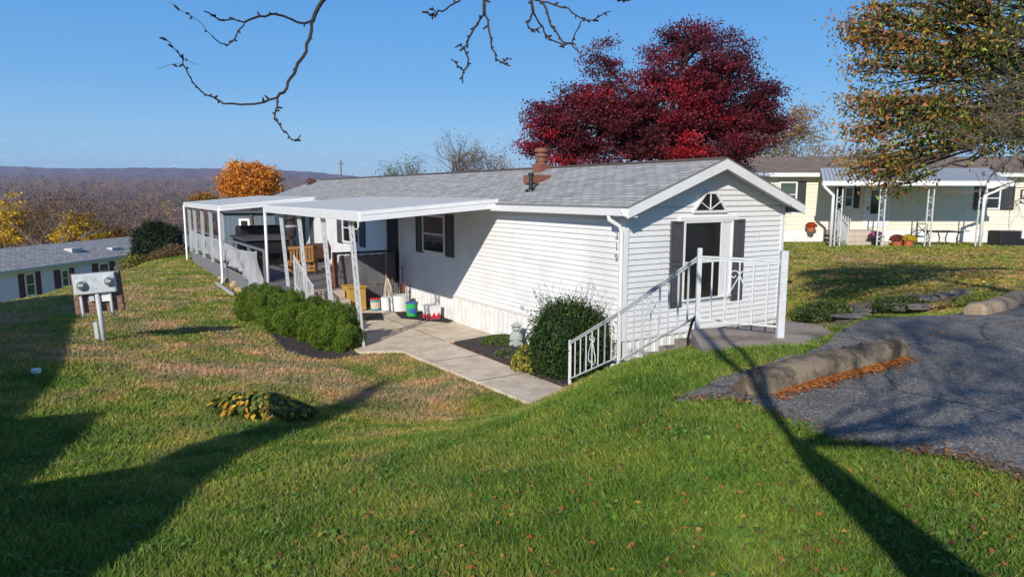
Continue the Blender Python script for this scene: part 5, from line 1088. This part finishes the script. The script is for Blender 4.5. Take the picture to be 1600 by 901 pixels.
# red maple
MY = 24.0
bl = [pxblob(1085, 105, MY, 85, 62, 100), pxblob(1020, 165, MY, 110, 62, 150), pxblob(1135, 150, MY, 75, 62, 110), pxblob(930, 190, MY, 85, 45, 110), pxblob(1060, 215, MY, 130, 42, 150), pxblob(1165, 205, MY, 58, 36, 70),
      pxblob(870, 222, MY, 58, 32, 60), pxblob(938, 88, MY, 30, 28, 10), pxblob(900, 160, MY, 28, 30, 14), pxblob(845, 185, MY, 26, 24, 12), pxblob(1195, 150, MY, 24, 24, 14), pxblob(1075, 55, MY, 34, 24, 16), pxblob(940, 130, MY, 26, 26, 8), pxblob(1000, 250, MY, 170, 22, 60), pxblob(1205, 190, MY, 22, 14, 10)]
mb_ = on_ground(800, 300) if False else Vector((5.6, MY, g1(5.6, MY)))
clr = {}
def maple_col(c, idx, cl):
    r = np.random.default_rng(3); ph = r.random(len(cl)); f = np.sin(cl[:, 0] * 1.1 + 2) + np.sin(cl[:, 2] * 1.7 + cl[:, 0] * .6)
    k = ph + .22 * f - .05; left = (cl[:, 0] < atY(960, 150, MY).x) & (cl[:, 2] < atY(960, 140, MY).z)
    k = k + left * .42; spot = np.hypot(cl[:, 0] - atY(1055, 235, MY).x, (cl[:, 2] - atY(1055, 235, MY).z) * 1.5) < .6; k = np.where(spot, 1.6, k)
    k = k[idx]; base = np.where((k > 1.3)[:, None], np.array([.50, .025, .033]), np.where((k > .95)[:, None], np.array([.34, .018, .027]), np.where((k > .5)[:, None], np.array([.185, .022, .035]), np.array([.095, .018, .026]))))
    return np.clip(base * (1 + r.normal(size=(len(c), 1)) * .25), .004, 1)
leafy_tree('red_maple', 'large deep red maple crown rising behind the white home', 'tree', tuple(mb_), atY(1040, 230, MY), .26, bl, .42, 135, .092, maple_col, bark='bark_dark', flat=.42, aspect=.62, limbs=.5)
# orange round tree at the left of the ridge
OY = 46.0; oc = lambda c, i, cl: mixcol([(.80, .32, .04), (.66, .24, .03), (.45, .18, .04)], [.5, .3, .2], len(c), .2)
p = atY(391, 285, OY); leafy_tree('orange_tree', 'rounded bright orange tree beyond the deck roof', 'tree', (p.x, OY, g1(p.x, OY)), (p.x, OY, p.z - 1), .2, [pxblob(391, 285, OY, 44, 32, 70), pxblob(375, 292, OY, 30, 20, 20), pxblob(412, 297, OY, 26, 18, 20)], .5, 110, .17, oc, aspect=.6)
# dark weeping evergreen and its fringe
p = atY(248, 375, 36); z = g1(p.x, 36)
bush('weeping_evergreen', 'dark drooping evergreen bush at the lawn edge left of the deck', (p.x, 36, z + .75), (1.25, 1.2, 1.35), 22000, .15, [(.014, .028, .014), (.025, .045, .018), (.05, .07, .025)], [.5, .4, .1], lump=.3, seed=3, fuzz=.2, aspect=.3)
p = atY(222, 398, 35); bush('yellow_green_shrub', 'loose yellow green shrub at the foot of the dark evergreen', (p.x, 35, g1(p.x, 35) + .25), (.9, .8, .55), 5000, .11, [(.28, .24, .05), (.14, .15, .04)], [.6, .4], lump=.3, seed=8, fuzz=.5)
p = atY(268, 405, 34); bush('brown_shrub', 'low brownish shrub between the evergreen and the deck corner', (p.x, 34, g1(p.x, 34) + .12), (.8, .6, .4), 3000, .1, [(.22, .13, .06), (.12, .10, .04)], [.6, .4], lump=.3, seed=12, fuzz=.5)
# right hand tree with orange and green leaves, trunk beyond the frame
TY = 10.5
bl = [pxblob(1420, 110, TY, 85, 70, 46), pxblob(1490, 60, TY, 110, 60, 70), pxblob(1430, 188, TY, 88, 45, 58), pxblob(1560, 150, TY + .8, 100, 90, 110), pxblob(1530, 205, TY, 80, 32, 44), pxblob(1370, 60, TY, 40, 30, 12), pxblob(1362, 190, TY, 36, 26, 12), pxblob(1375, 250, TY, 34, 22, 12),
      pxblob(1410, 256, TY, 42, 18, 13), pxblob(1660, 150, TY + 1, 110, 150, 90), pxblob(1600, -20, TY + .5, 160, 60, 60), pxblob(1480, 0, TY, 90, 40, 34)] + [pxblob(a_, b_, TY, 14, 9, 3) for a_, b_ in ((1338, 48), (1352, 28), (1330, 40), (1345, 100), (1335, 158), (1348, 165), (1328, 198), (1340, 240), (1335, 262), (1352, 272), (1372, 280), (1392, 292), (1418, 284), (1362, 10), (1350, 62), (1378, 20))]
def rt_col(c, i, cl):
    n = len(c); f = np.clip((atY(1560, 100, TY).x - c[:, 0]) / 2.2 + rng.normal(size=n) * .18, 0, 1); d_ = np.sin(cl[i, 0] * 3) * .15 + rng.normal(size=len(cl))[i] * .14; f = np.clip(f + d_, 0, 1)
    w = np.stack([1.25 - f, .5 * np.ones(n), f ** 1.5 * .9, f ** 2 * .75, .10 * np.ones(n)], 1); return mixcol([(.08, .12, .025), (.26, .22, .04), (.42, .23, .05), (.55, .17, .06), (.36, .46, .05)], w, n, .22)
tb0 = Vector((11.3, 12.0, g1(11.3, 12.0)))
leafy_tree('cherry_tree', 'tree with drooping green and orange leaves hanging in from the right edge', 'tree', tuple(tb0), (10.9, 11.8, 5.0), .15, bl, .27, 46, .076, rt_col, flat=.6, aspect=.42, limbs=1.0, droop=.9)
# bare twiggy tree in front of it
bt = thing('bare_tree', 'bare greyish tree with dense fine twigs at the right edge', 'tree', (9.3, 8.2, g1(9.3, 8.2))); m = MB(); random.seed(21)
limb(m, (9.3, 8.2, 1.5), (7.4, 8.3, 3.6), .16, .11, .05, 5, 0, 8)
limb(m, (7.4, 8.3, 3.6), (7.2, 8.3, 5.6), .1, .04, .05, 5, 0, 6)
for k in range(9):
    random.seed(30 + k); branchy(m, (7.3, 8.3, 3.4 + .15 * k), (-1.0 - .0 * k, random.uniform(-.3, .5), random.uniform(-.3, .7)), .75, .026, 4, .6, .02, None, 3, .74)
m.build('trunk', 'bark', bt, WF)
# bare trees behind the ridge
def bare_tree(label, px, Y, H, r, seed, bark='bark', leaves=None, nl=0, group='bare trees behind the white home', lean=0, kids=3, depth=5, name='bare_tree', spread=.5, up=.12):
    random.seed(seed); p = atY(px, 300, Y); z = g1(p.x, Y); t = thing(name, label, 'tree', (p.x, Y, z), group=group); m = MB(); ends = []
    limb(m, (p.x, Y, z - .3), (p.x + lean, Y, z + H * .33), r, r * .75, .03, 4, 0, 7)
    for k in range(5): branchy(m, (p.x + lean * (.6 + .1 * k), Y, z + H * (.22 + .03 * k)), (random.gauss(0, .7) + lean, random.gauss(0, .6), 1.0), H * .21, r * .5, depth - 1, spread, up, ends, kids, .78)
    m.build('trunk', bark, t, WF)
    if leaves:
        e = np.array([tuple(q) for q in ends]); e = e[rng.integers(0, len(e), nl)] + rng.normal(size=(nl, 3)) * H * .022; V_, F_ = leaf_quads(e, H * .016, .7); np_mesh('crown', V_, F_, np.repeat(mixcol(leaves[0], leaves[1], nl), 4, 0), 'leaf', t, nv=4)
    return t
bare_tree('bare tree with a few green leaves rising over the left of the roof ridge', 652, 42, 6.2, .15, 5, leaves=([(.13, .15, .03), (.08, .11, .03)], [.5, .5]), nl=1300)
bare_tree('tall pale bare tree in the middle over the roof ridge', 722, 40, 7.0, .17, 9, leaves=([(.35, .25, .08), (.2, .18, .06)], [.5, .5]), nl=300); bare_tree('bare tree with brown remnants left of the red maple', 775, 40, 6.3, .15, 12, leaves=([(.3, .16, .06)], [1]), nl=900)
bare_tree('small distant bare tree on the ridge near the antenna', 572, 60, 5.4, .12, 15, leaves=([(.3, .16, .10)], [1]), nl=500)
bare_tree('rusty orange half bare tree between red maple and cream home', 1215, 40, 8.0, .16, 19, leaves=([(.36, .17, .06), (.34, .24, .08)], [.6, .4]), nl=5200, group=None, depth=5); bare_tree('pale ochre shrub like tree just left of the rusty tree', 1185, 37, 6.0, .12, 23, leaves=([(.36, .28, .08)], [1]), nl=2600, group=None)
# antenna
p = atY(533, 272, 60); g_ = g1(p.x, 60); m = MB(); zt_ = atY(533, 250, 60).z; m.tube([(p.x, 60, g_), (p.x, 60, zt_)], .07, 6); m.box(p.x - .25, p.x + .25, 59.95, 60.05, zt_ - .35, zt_ - .28); tag(place(m.build('utility_pole', 'bark_grey', None, WF)), 'thin pale pole standing up behind the far end of the roof', 'pole')
# trees below the left home
random.seed(2)
yl_ = lambda c, i, cl: mixcol([(.80, .52, .03), (.60, .40, .04), (.36, .28, .05)], [.5, .3, .2], len(c), .2)
og_ = lambda c, i, cl: mixcol([(.42, .19, .05), (.28, .15, .05), (.46, .29, .05)], [.5, .3, .2], len(c), .25)
def mid_tree(name, label, px, py, Y, rx, rz, col, n=46, per=90, sz=.2, group=None):
    p = atY(px, py, Y); z = g1(p.x, Y); leafy_tree(name, label, 'tree', (p.x, Y, z), (p.x, Y, p.z - rz * Y / FPX * .4), .16, [pxblob(px, py, Y, rx * .62, rz * .6, n), pxblob(px - rx * .4, py + rz * .45, Y, rx * .5, rz * .45, n // 2), pxblob(px + rx * .4, py + rz * .35, Y, rx * .5, rz * .5, n // 2)], .5, per, sz, col, group=group, limbs=.6)
mid_tree('yellow_tree', 'bright yellow tree behind the roof of the pale blue home', 125, 352, 58, 42, 40, yl_); mid_tree('yellow_tree', 'yellow green tree at the far left edge', 18, 335, 58, 26, 55, yl_, 30)
mid_tree('yellow_tree', 'small ochre tree right of the bright yellow one', 178, 365, 66, 26, 16, og_, 20); mid_tree('brown_tree', 'tall rust brown tree between the two yellow trees', 65, 350, 64, 36, 40, og_, 22, 50); mid_tree('yellow_tree', 'yellow tree seen between bushes and the deck roof', 318, 310, 75, 26, 14, og_, 24)
for i, (px, Y, H, lab) in enumerate([(85, 56, 11, 'tall grey bare tree left of the bright yellow tree'), (100, 62, 12, 'dark bare tree directly behind the bright yellow tree'), (152, 60, 11, 'dark bare tree right of the bright yellow tree'), (30, 62, 12, 'bare tree at the far left behind the yellow tree'), (200, 70, 12, 'grey bare tree above the end of the pale blue roof'), (288, 75, 11, 'pale bare tree left of the deck roof'), (60, 80, 14, 'slender bare tree further back on the left'), (250, 85, 13, 'bare tree above the dark evergreen bush')]):
    bare_tree(lab, px, Y, H, .16, 50 + i, bark='bark' if i % 2 else 'bark_grey', leaves=([(.20, .10, .05), (.12, .07, .04)], [.5, .5]), nl=900, group='bare trees below the slope', depth=5)
# far woods
def woods():
    n = 9000; t = rng.random(n); Y = 82 * (3400 / 82) ** (t ** 1.0); X = (rng.uniform(-.95, 1.0, n)) * Y; ok = ~((X > -.1 * Y) & (Y < 110)); X = X[ok]; Y = Y[ok]; n = len(X); Z = gz(X, Y); H = rng.uniform(7, 12, n) * np.clip(Y / 400, 1, 2.2); k = 26
    u = rng.normal(size=(n, k, 3)); u /= np.linalg.norm(u, axis=2, keepdims=True); u *= rng.uniform(.4, 1, (n, k, 1)); c = np.stack([X, Y, Z + H * .55], 1)[:, None, :] + u * (H[:, None, None] * np.array([.42, .42, .5]))
    c = c.reshape(-1, 3); sz = np.repeat(H * .20, k); V_, F_ = leaf_quads(c, sz, .35)
    pal = np.array([(.14, .085, .06), (.19, .10, .06), (.12, .08, .065), (.34, .16, .045), (.45, .28, .04), (.10, .10, .04)]); idx = rng.choice(6, n, p=[.32, .26, .22, .10, .06, .04]); pt = np.sin(X / 90 + 1.3 * np.sin(Y / 140)) * np.sin(Y / 110 + X / 300); g_ = (pt > .35) & (rng.random(n) < .5) & (Y > 200); idx[g_] = rng.choice([3, 4, 5], g_.sum(), p=[.45, .35, .2]); tint = np.repeat(pal[idx], k, 0) * rng.uniform(.7, 1.25, (n * k, 1))
    o = np_mesh('distant_woods', V_, F_, np.repeat(tint, 4, 0), 'leaf', nv=4); tag(o, 'brown and gold autumn woods filling the valley below', None, kind='stuff')
woods()

# ------------------------------------------------------------------ tree over the camera: bare branches hang into the top of the picture
ot = thing('overhanging_tree', 'bare dark branches hanging down from above at the top of the picture', 'tree', (1.75, -1.75, 1.7)); random.seed(77)
m = MB(); m.tube([(1.75, -1.75, 1.4), (1.5, -1.4, 2.2), (1.04, -1.1, 2.85), (.58, -.88, 3.5), (.1, -.85, 4.25), (-.05, -.88, 4.5)], [.20, .18, .17, .15, .09, .04], 9, cap=False)
limb(m, (-.03, -.88, 4.45), (-.9, 1.0, 6.2), .03, .05, .06, 8, .08, 7); limb(m, (-.9, 1.0, 6.2), (-1.1, 3.2, 5.3), .05, .022, .06, 5, .03, 6); limb(m, (-.03, -.88, 4.45), (.2, 3.0, 5.4), .03, .025, .05, 8, .06, 6)
def hang(pts, r0, r1, Y0=3.6, Y1=3.3):
    r0 *= .78; r1 *= .85; n = len(pts); P = [atY(a, b, Y0 + (Y1 - Y0) * i / max(1, n - 1)) for i, (a, b) in enumerate(pts)]; Q = [P[0]]
    for i in range(1, n): a_, b_ = P[i - 1], P[i]; mid = a_.lerp(b_, .5) + Vector([random.gauss(0, .004) for _ in range(3)]); Q += [mid, b_]
    m.tube(Q, [r0 + (r1 - r0) * i / (len(Q) - 1) for i in range(len(Q))], 5)
    for q in Q[1:-1]:
        if random.random() < .75: e = q + Vector([random.gauss(0, .012) for _ in range(3)]); m.tube([q, e], [.006, .004], 4)
    return P
a = hang([(510, -40), (505, 0), (492, 22), (487, 35)], .014, .012); limb(m, (-1.1, 3.2, 5.3), tuple(a[0]), .022, .014, .04, 4, 0, 6)
hang([(487, 35), (484, 60), (479, 80), (466, 98), (460, 115), (450, 128), (443, 145), (433, 153)], .011, .008); hang([(433, 153), (412, 160), (385, 163), (365, 162), (349, 162), (335, 153), (321, 148), (308, 136), (298, 122), (291, 108), (286, 94), (278, 82), (265, 66), (255, 58)], .0075, .0022)
hang([(433, 153), (433, 168), (430, 178), (433, 190), (441, 203), (452, 214), (461, 219), (470, 211)], .007, .003); hang([(487, 33), (476, 37), (455, 30), (430, 22), (415, 26), (398, 28), (382, 35)], .008, .006); hang([(382, 35), (372, 48), (366, 62), (355, 71), (345, 68), (330, 55)], .005, .003)
hang([(382, 35), (365, 30), (342, 31), (330, 24), (319, 18)], .005, .0035); hang([(330, 55), (318, 40), (300, 26), (280, 16), (264, 4)], .002, .0012); hang([(286, 94), (300, 98), (312, 101)], .0015, .001); hang([(280, 100), (262, 102), (245, 108)], .0015, .001)
b_ = hang([(755, -40), (757, 0), (757, 22)], .012, .010); limb(m, (.2, 3.0, 5.4), tuple(b_[0]), .03, .012, .05, 4, 0, 6)
hang([(757, 22), (745, 40), (737, 52), (730, 66), (725, 75), (732, 92), (730, 104), (724, 112), (723, 130)], .008, .004); hang([(724, 110), (716, 104), (705, 93)], .005, .003); hang([(725, 75), (718, 71), (711, 75)], .004, .003); hang([(757, 22), (763, 40), (767, 60), (768, 75), (775, 92), (788, 100), (797, 103)], .007, .004); hang([(785, 97), (793, 92), (800, 93)], .004, .002)
c_ = hang([(724, -30), (718, 2), (702, 10), (692, 18), (680, 25), (671, 24), (663, 20)], .007, .003); hang([(680, 25), (679, 17), (675, 11)], .004, .002)
d2 = hang([(828, -40), (830, 0), (833, 18)], .011, .009); limb(m, (.2, 3.0, 5.4), tuple(d2[0]), .02, .011, .05, 4, 0, 6)
hang([(833, 18), (828, 32), (826, 44), (831, 50), (838, 46), (848, 40)], .007, .003); hang([(833, 18), (842, 36), (850, 50), (856, 58), (868, 65), (880, 72), (892, 69)], .006, .004); hang([(836, 0), (848, 5), (854, 15), (858, 32), (868, 48), (874, 58), (882, 67), (893, 69), (905, 81)], .008, .004); hang([(845, 3), (866, 8), (888, 13), (900, 24), (912, 32), (927, 32), (940, 24), (954, 18)], .006, .003); hang([(894, 67), (900, 50), (908, 33)], .004, .003)
c2 = hang([(985, -30), (965, -3), (975, 1), (988, -1)], .006, .004)
for k in range(7):
    random.seed(100 + k); a_ = random.uniform(0, 6.28); branchy(m, (-.03, -.88, 4.45), (math.cos(a_) + .5, -abs(math.sin(a_)) - .3, random.uniform(.5, 1.3)), 1.5, .03, 3, .5, .05, None, 3, .72)
m.build('trunk', 'bark_dark', ot, WF)
# a second tree further back, whose thin crown dapples the parking lot
st2 = thing('shade_tree', 'tall half bare tree standing well behind the photographer', 'tree', (1.4, -11.8, 1.7)); m = MB(); limb(m, (1.4, -11.8, 1.4), (1.4, -11.8, 8.6), .24, .16, .03, 7, 0, 9)
for k in range(9):
    random.seed(140 + k); a_ = random.uniform(0, 6.28); branchy(m, (1.4, -11.8, 7.4 + .25 * k), (math.cos(a_) * 1.2, math.sin(a_), random.uniform(.3, .9)), 2.1, .07, 3, .5, .05, None, 3, .74)
m.build('trunk', 'bark_dark', st2, WF)
n = 3600; c = np.array([1.9, -12.2, 10.9]) + rng.normal(size=(44, 3)) * np.array([2.2, 2.2, 1.6]); c = c[rng.integers(0, 44, n)] + rng.normal(size=(n, 3)) * .38; V_, F_ = leaf_quads(c, .19, .6); np_mesh('crown', V_, F_, np.repeat(mixcol([(.3, .15, .04)], [1], len(c)), 4, 0), 'leaf', st2, nv=4)
# leaning tree just left of the camera, whose long shadow lies on the lawn
lt = thing('leaning_tree', 'slender leaning tree beyond the left edge that throws a long shadow', 'tree', (-2.6, -1.6, 1.6)); m = MB()
m.tube([(-2.5, -1.9, 1.4), (-3.1, -.9, 2.6), (-3.7, -.5, 3.4), (-4.6, -.55, 4.0), (-5.3, -.5, 4.7), (-5.85, .2, 5.35), (-6.3, .9, 6.0)], [.26, .25, .26, .26, .23, .14, .03], 8); random.seed(5)
for p0, d_ in (((-5.3, -.5, 4.7), (-.5, .5, .7)), ((-5.85, .2, 5.35), (-.6, .3, .6)), ((-5.6, -.1, 5.0), (.1, .8, .5))): branchy(m, p0, d_, .5, .04, 2, .4, .1)
m.build('trunk', 'bark', lt, WF)
# neighbour home left of the camera (its shadow reaches the lawn)
NF = Matrix.Rotation(ANG, 4, 'Z') @ Matrix.Translation((-4.95, .8, .7)); nh = thing('neighbour_home', 'pale sided home standing beyond the left edge of the picture', 'mobile home', (-2.2, 9, 0), frame=NF)
m = MB(); lap_wall(m, 'y', -.3, 0.3, 19, .0, 2.85, 1, pitch=.2, depth=.02); m.add([(-.3, .3, -1), (-4.5, .3, -1), (-4.5, .3, 2.85), (-2.4, .3, 3.6), (-.3, .3, 2.85)], [(0, 1, 2, 3, 4)]); m.add([(-.3, 19, -1), (-4.5, 19, -1), (-4.5, 19, 2.85), (-2.4, 19, 3.6), (-.3, 19, 2.85)], [(0, 1, 2, 3, 4)]); m.quad((-.3, .3, -1), (-.3, 19, -1), (-.3, 19, .0), (-.3, .3, .0)); m.quad((-4.5, .3, -1), (-4.5, 19, -1), (-4.5, 19, 2.85), (-4.5, .3, 2.85)); m.build('wall', 'ice_siding', nh, NF)
m = MB()
for xe in (0, -4.8): m.quad((xe, 0, 2.88), (xe, 19.3, 2.88), (-2.4, 19.3, 3.7), (-2.4, 0, 3.7), uv=[(0, 0), (19, 0), (19, 2.5), (0, 2.5)])
m.build('roof', 'shingle_grey', nh, NF)
MB().box(-.3, .75, 2.5, 5.0, 2.72, 2.84).build('porch_roof', 'alum_white', nh, NF)
MB().box(-.3, 1.55, -2.2, 2.45, 2.70, 2.83).build('added_shade_roof', 'alum_white', nh, NF)  # unseen roof, added so its shadow closes the lit gap on the lawn
for y_ in (-2.1, 2.35): MB().box(1.4, 1.48, y_ - .04, y_ + .04, .1, 2.70).build('post', 'iron_white', nh, NF)  # posts under the added shadow-casting roof, likewise out of view
for y_ in (2.6, 4.9): MB().box(.62, .7, y_ - .04, y_ + .04, .1, 2.72).build('post', 'iron_white', nh, NF)

# ------------------------------------------------------------------ grass blades and fallen leaves
LAND = [(p[0], p[1]) for p in lp]; STR = [tuple((P3 - slat * .06)[:2]), tuple((P3 + slat * SW)[:2]), tuple((P1 + slat * SW)[:2]), tuple((P1 - slat * .06)[:2])]
HOUSE = hpoly([(0, 0), (W_, 0), (W_, 26), (0, 26)]); DECK = hpoly([(-3.5, 9.9), (0, 9.9), (0, 28.3), (-3.5, 28.3)])
def free(x, y):
    k = np.ones(len(x), bool)
    for P in (PARK, PATH, BED, BED2, BED3, LAND, STR, HOUSE, DECK): k &= ~inpoly(x, y, P)
    return k
def grass():
    n = 950000; r = 2.1 * (44 / 2.1) ** (rng.random(n) ** .92); a = rng.uniform(-R(41), R(41), n); x = r * np.sin(a); y = r * np.cos(a); jx = rng.normal(size=n) * .05; jy = rng.normal(size=n) * .05; k = free(x + jx, y + jy); x = x[k]; y = y[k]
    dx, dy = x - C0.x, y - C0.y; v = dx * math.cos(ANG) + dy * math.sin(ANG); u = -dx * math.sin(ANG) + dy * math.cos(ANG); k = ~((v > -.3) & (u > -2.2) & (u < 0.5) & (v < 4.2)); x = x[k]; y = y[k]; n = len(x); z = gz(x, y); r = np.hypot(x, y)
    tuft = np.sin(x * 5.1 + np.sin(y * 3.7)) * np.sin(y * 4.7 + np.sin(x * 4.1)); h = rng.uniform(.018, .050, n) * (1 + .22 * tuft) * np.clip(1.0 + r * .012, 1, 1.3) * np.clip(.75 + r * .05, .8, 1); w = (.0028 + .00075 * r) * rng.uniform(.7, 1.3, n)
    t = rng.uniform(0, 2 * math.pi, n); wx, wy = np.cos(t) * w, np.sin(t) * w; lean = rng.uniform(.3, 1.7, n) * h; t2 = rng.uniform(0, 2 * math.pi, n)
    V_ = np.stack([np.stack([x - wx, y - wy, z - .008], 1), np.stack([x + wx, y + wy, z - .008], 1), np.stack([x + np.cos(t2) * lean, y + np.sin(t2) * lean, z + h], 1)], 1).reshape(-1, 3)
    b = rng.uniform(.75, 1.5, n); tint = np.stack([b, b, b], 1); pt = np.sin(x * .9 + 2 * np.sin(y * .7)) * np.sin(y * 1.1 + 1.5 * np.sin(x * .8)); yel = rng.random(n) < .13 + .10 * pt; al = np.where(yel, rng.uniform(.45, .95, n), 0.0); tint[yel] *= .85
    lime = rng.random(n) < .12; tint[lime] *= np.array([1.35, 1.3, 1.0]); dk = rng.random(n) < .2; tint[dk] *= .65; tint = np.concatenate([tint, al[:, None]], 1)
    o = np_mesh('grass', V_, np.arange(3 * n).reshape(n, 3), np.repeat(tint, 3, 0), 'grass_blade', nv=3); tag(o, 'short mown lawn grass, green with straw coloured patches', None, kind='stuff')
grass()
def leaves_on(n, xs, ys, size, cols, w, keep=None):
    k = free(xs, ys) if keep is None else keep(xs, ys); xs = xs[k]; ys = ys[k]; c = np.stack([xs, ys, gz(xs, ys) + (.035 if keep is None else .04)], 1); V_, F_ = leaf_quads(c, size * rng.uniform(.6, 1.3, len(c)), .6, normal=np.array([0, 0, 1.0]), nrm_mix=.72); return V_, F_, np.repeat(mixcol(cols, w, len(c)), 4, 0)
def fallen():
    acc = []; ocol = [(.45, .17, .04), (.55, .30, .06), (.28, .12, .05)]; ow = [.45, .25, .3]
    n = 1500; r = 2.3 * (14 / 2.3) ** rng.random(n); a = rng.uniform(-R(20), R(40), n); acc.append(leaves_on(n, r * np.sin(a), r * np.cos(a), .035, ocol, ow))
    n = 3800; Y = rng.uniform(13, 27, n); acc.append(leaves_on(n, Y * (rng.normal(size=n) * .16 + .62), Y, .115, [(.60, .30, .06), (.62, .42, .07), (.4, .16, .05)], [.4, .4, .2]))
    # drift against the bumper
    d_ = (bb - ba).normalized(); nr = Vector((d_.y, -d_.x, 0)); n = 1900; s = (bb - ba).length * (rng.beta(1.6, 1.3, n) * .95); q = np.abs(rng.normal(size=n)) * .07 + .15
    x = ba.x + d_.x * s + nr.x * q; y = ba.y + d_.y * s + nr.y * q; acc.append(leaves_on(n, x, y, .035, [(.5, .17, .04), (.36, .12, .04), (.55, .28, .07)], [.5, .3, .2], keep=lambda a, b: np.ones(len(a), bool)))
    n = 500; x = rng.uniform(1.5, 7, n); y = rng.uniform(3, 10, n); acc.append(leaves_on(n, x, y, .035, ocol, ow, keep=lambda a, b: inpoly(a, b, PARK)))
    n = 900; pv = rng.uniform(-1.2, -.3, n); pu = rng.uniform(-.8, 1.3, n); q = np.array([tuple(hw(a, b)) for a, b in zip(pv, pu)]); acc.append(leaves_on(n, q[:, 0], q[:, 1], .045, [(.42, .16, .05), (.3, .13, .06), (.5, .28, .1)], [.4, .4, .2], keep=lambda a, b: np.ones(len(a), bool)))
    n = 900; pv = rng.normal(size=n) * .08 - 1.28; pu = rng.uniform(-.3, 4.3, n); q = np.array([tuple(hw(a, b)) for a, b in zip(pv, pu)]); acc.append(leaves_on(n, q[:, 0], q[:, 1], .035, [(.36, .17, .07), (.25, .13, .06), (.45, .28, .12)], [.4, .4, .2], keep=lambda a, b: np.ones(len(a), bool)))
    # crumbs of leaf along the lot's lower edge
    ed = [Vector(p) for p in PARK[-7:]] + [Vector(PARK[0])]; n = 260
    for a_, b_ in zip(ed[:-1], ed[1:]):
        n = rng.integers(25, 150)
        t_ = rng.random(n); x = a_.x + (b_.x - a_.x) * t_ + rng.normal(size=n) * .07; y = a_.y + (b_.y - a_.y) * t_ + rng.normal(size=n) * .07; acc.append(leaves_on(n, x, y, .03, [(.26, .13, .06), (.42, .2, .07), (.17, .1, .06)], [.4, .3, .3], keep=lambda a, b: np.ones(len(a), bool)))
    V_ = []; F_ = []; T_ = []; o = 0
    for v, f, t in acc: V_.append(v); F_.append(f + o); T_.append(t); o += len(v)
    ob = np_mesh('fallen_leaves', np.concatenate(V_), np.concatenate(F_), np.concatenate(T_), 'leaf', nv=4); tag(ob, 'orange and brown fallen leaves scattered over lawn and lot', None, kind='stuff')
fallen()
def weeds():
    m = 420; r = 2.3 * (13 / 2.3) ** rng.random(m); a = rng.uniform(-R(38), R(38), m); cx = r * np.sin(a); cy = r * np.cos(a); k = free(cx, cy); cx = cx[k]; cy = cy[k]; m = len(cx); q = 7
    x = np.repeat(cx, q) + rng.normal(size=m * q) * .035; y = np.repeat(cy, q) + rng.normal(size=m * q) * .035; c = np.stack([x, y, gz(x, y) + .032], 1); V_, F_ = leaf_quads(c, .04 * rng.uniform(.6, 1.3, len(c)), .7, normal=np.array([0, 0, 1.0]), nrm_mix=.7)
    o = np_mesh('lawn_weeds', V_, F_, np.repeat(mixcol([(.13, .26, .035), (.18, .30, .05), (.09, .18, .03)], [.4, .3, .3], len(c)), 4, 0), 'leaf', nv=4); tag(o, 'small broad leaved weeds scattered through the lawn', None, kind='stuff')
weeds()
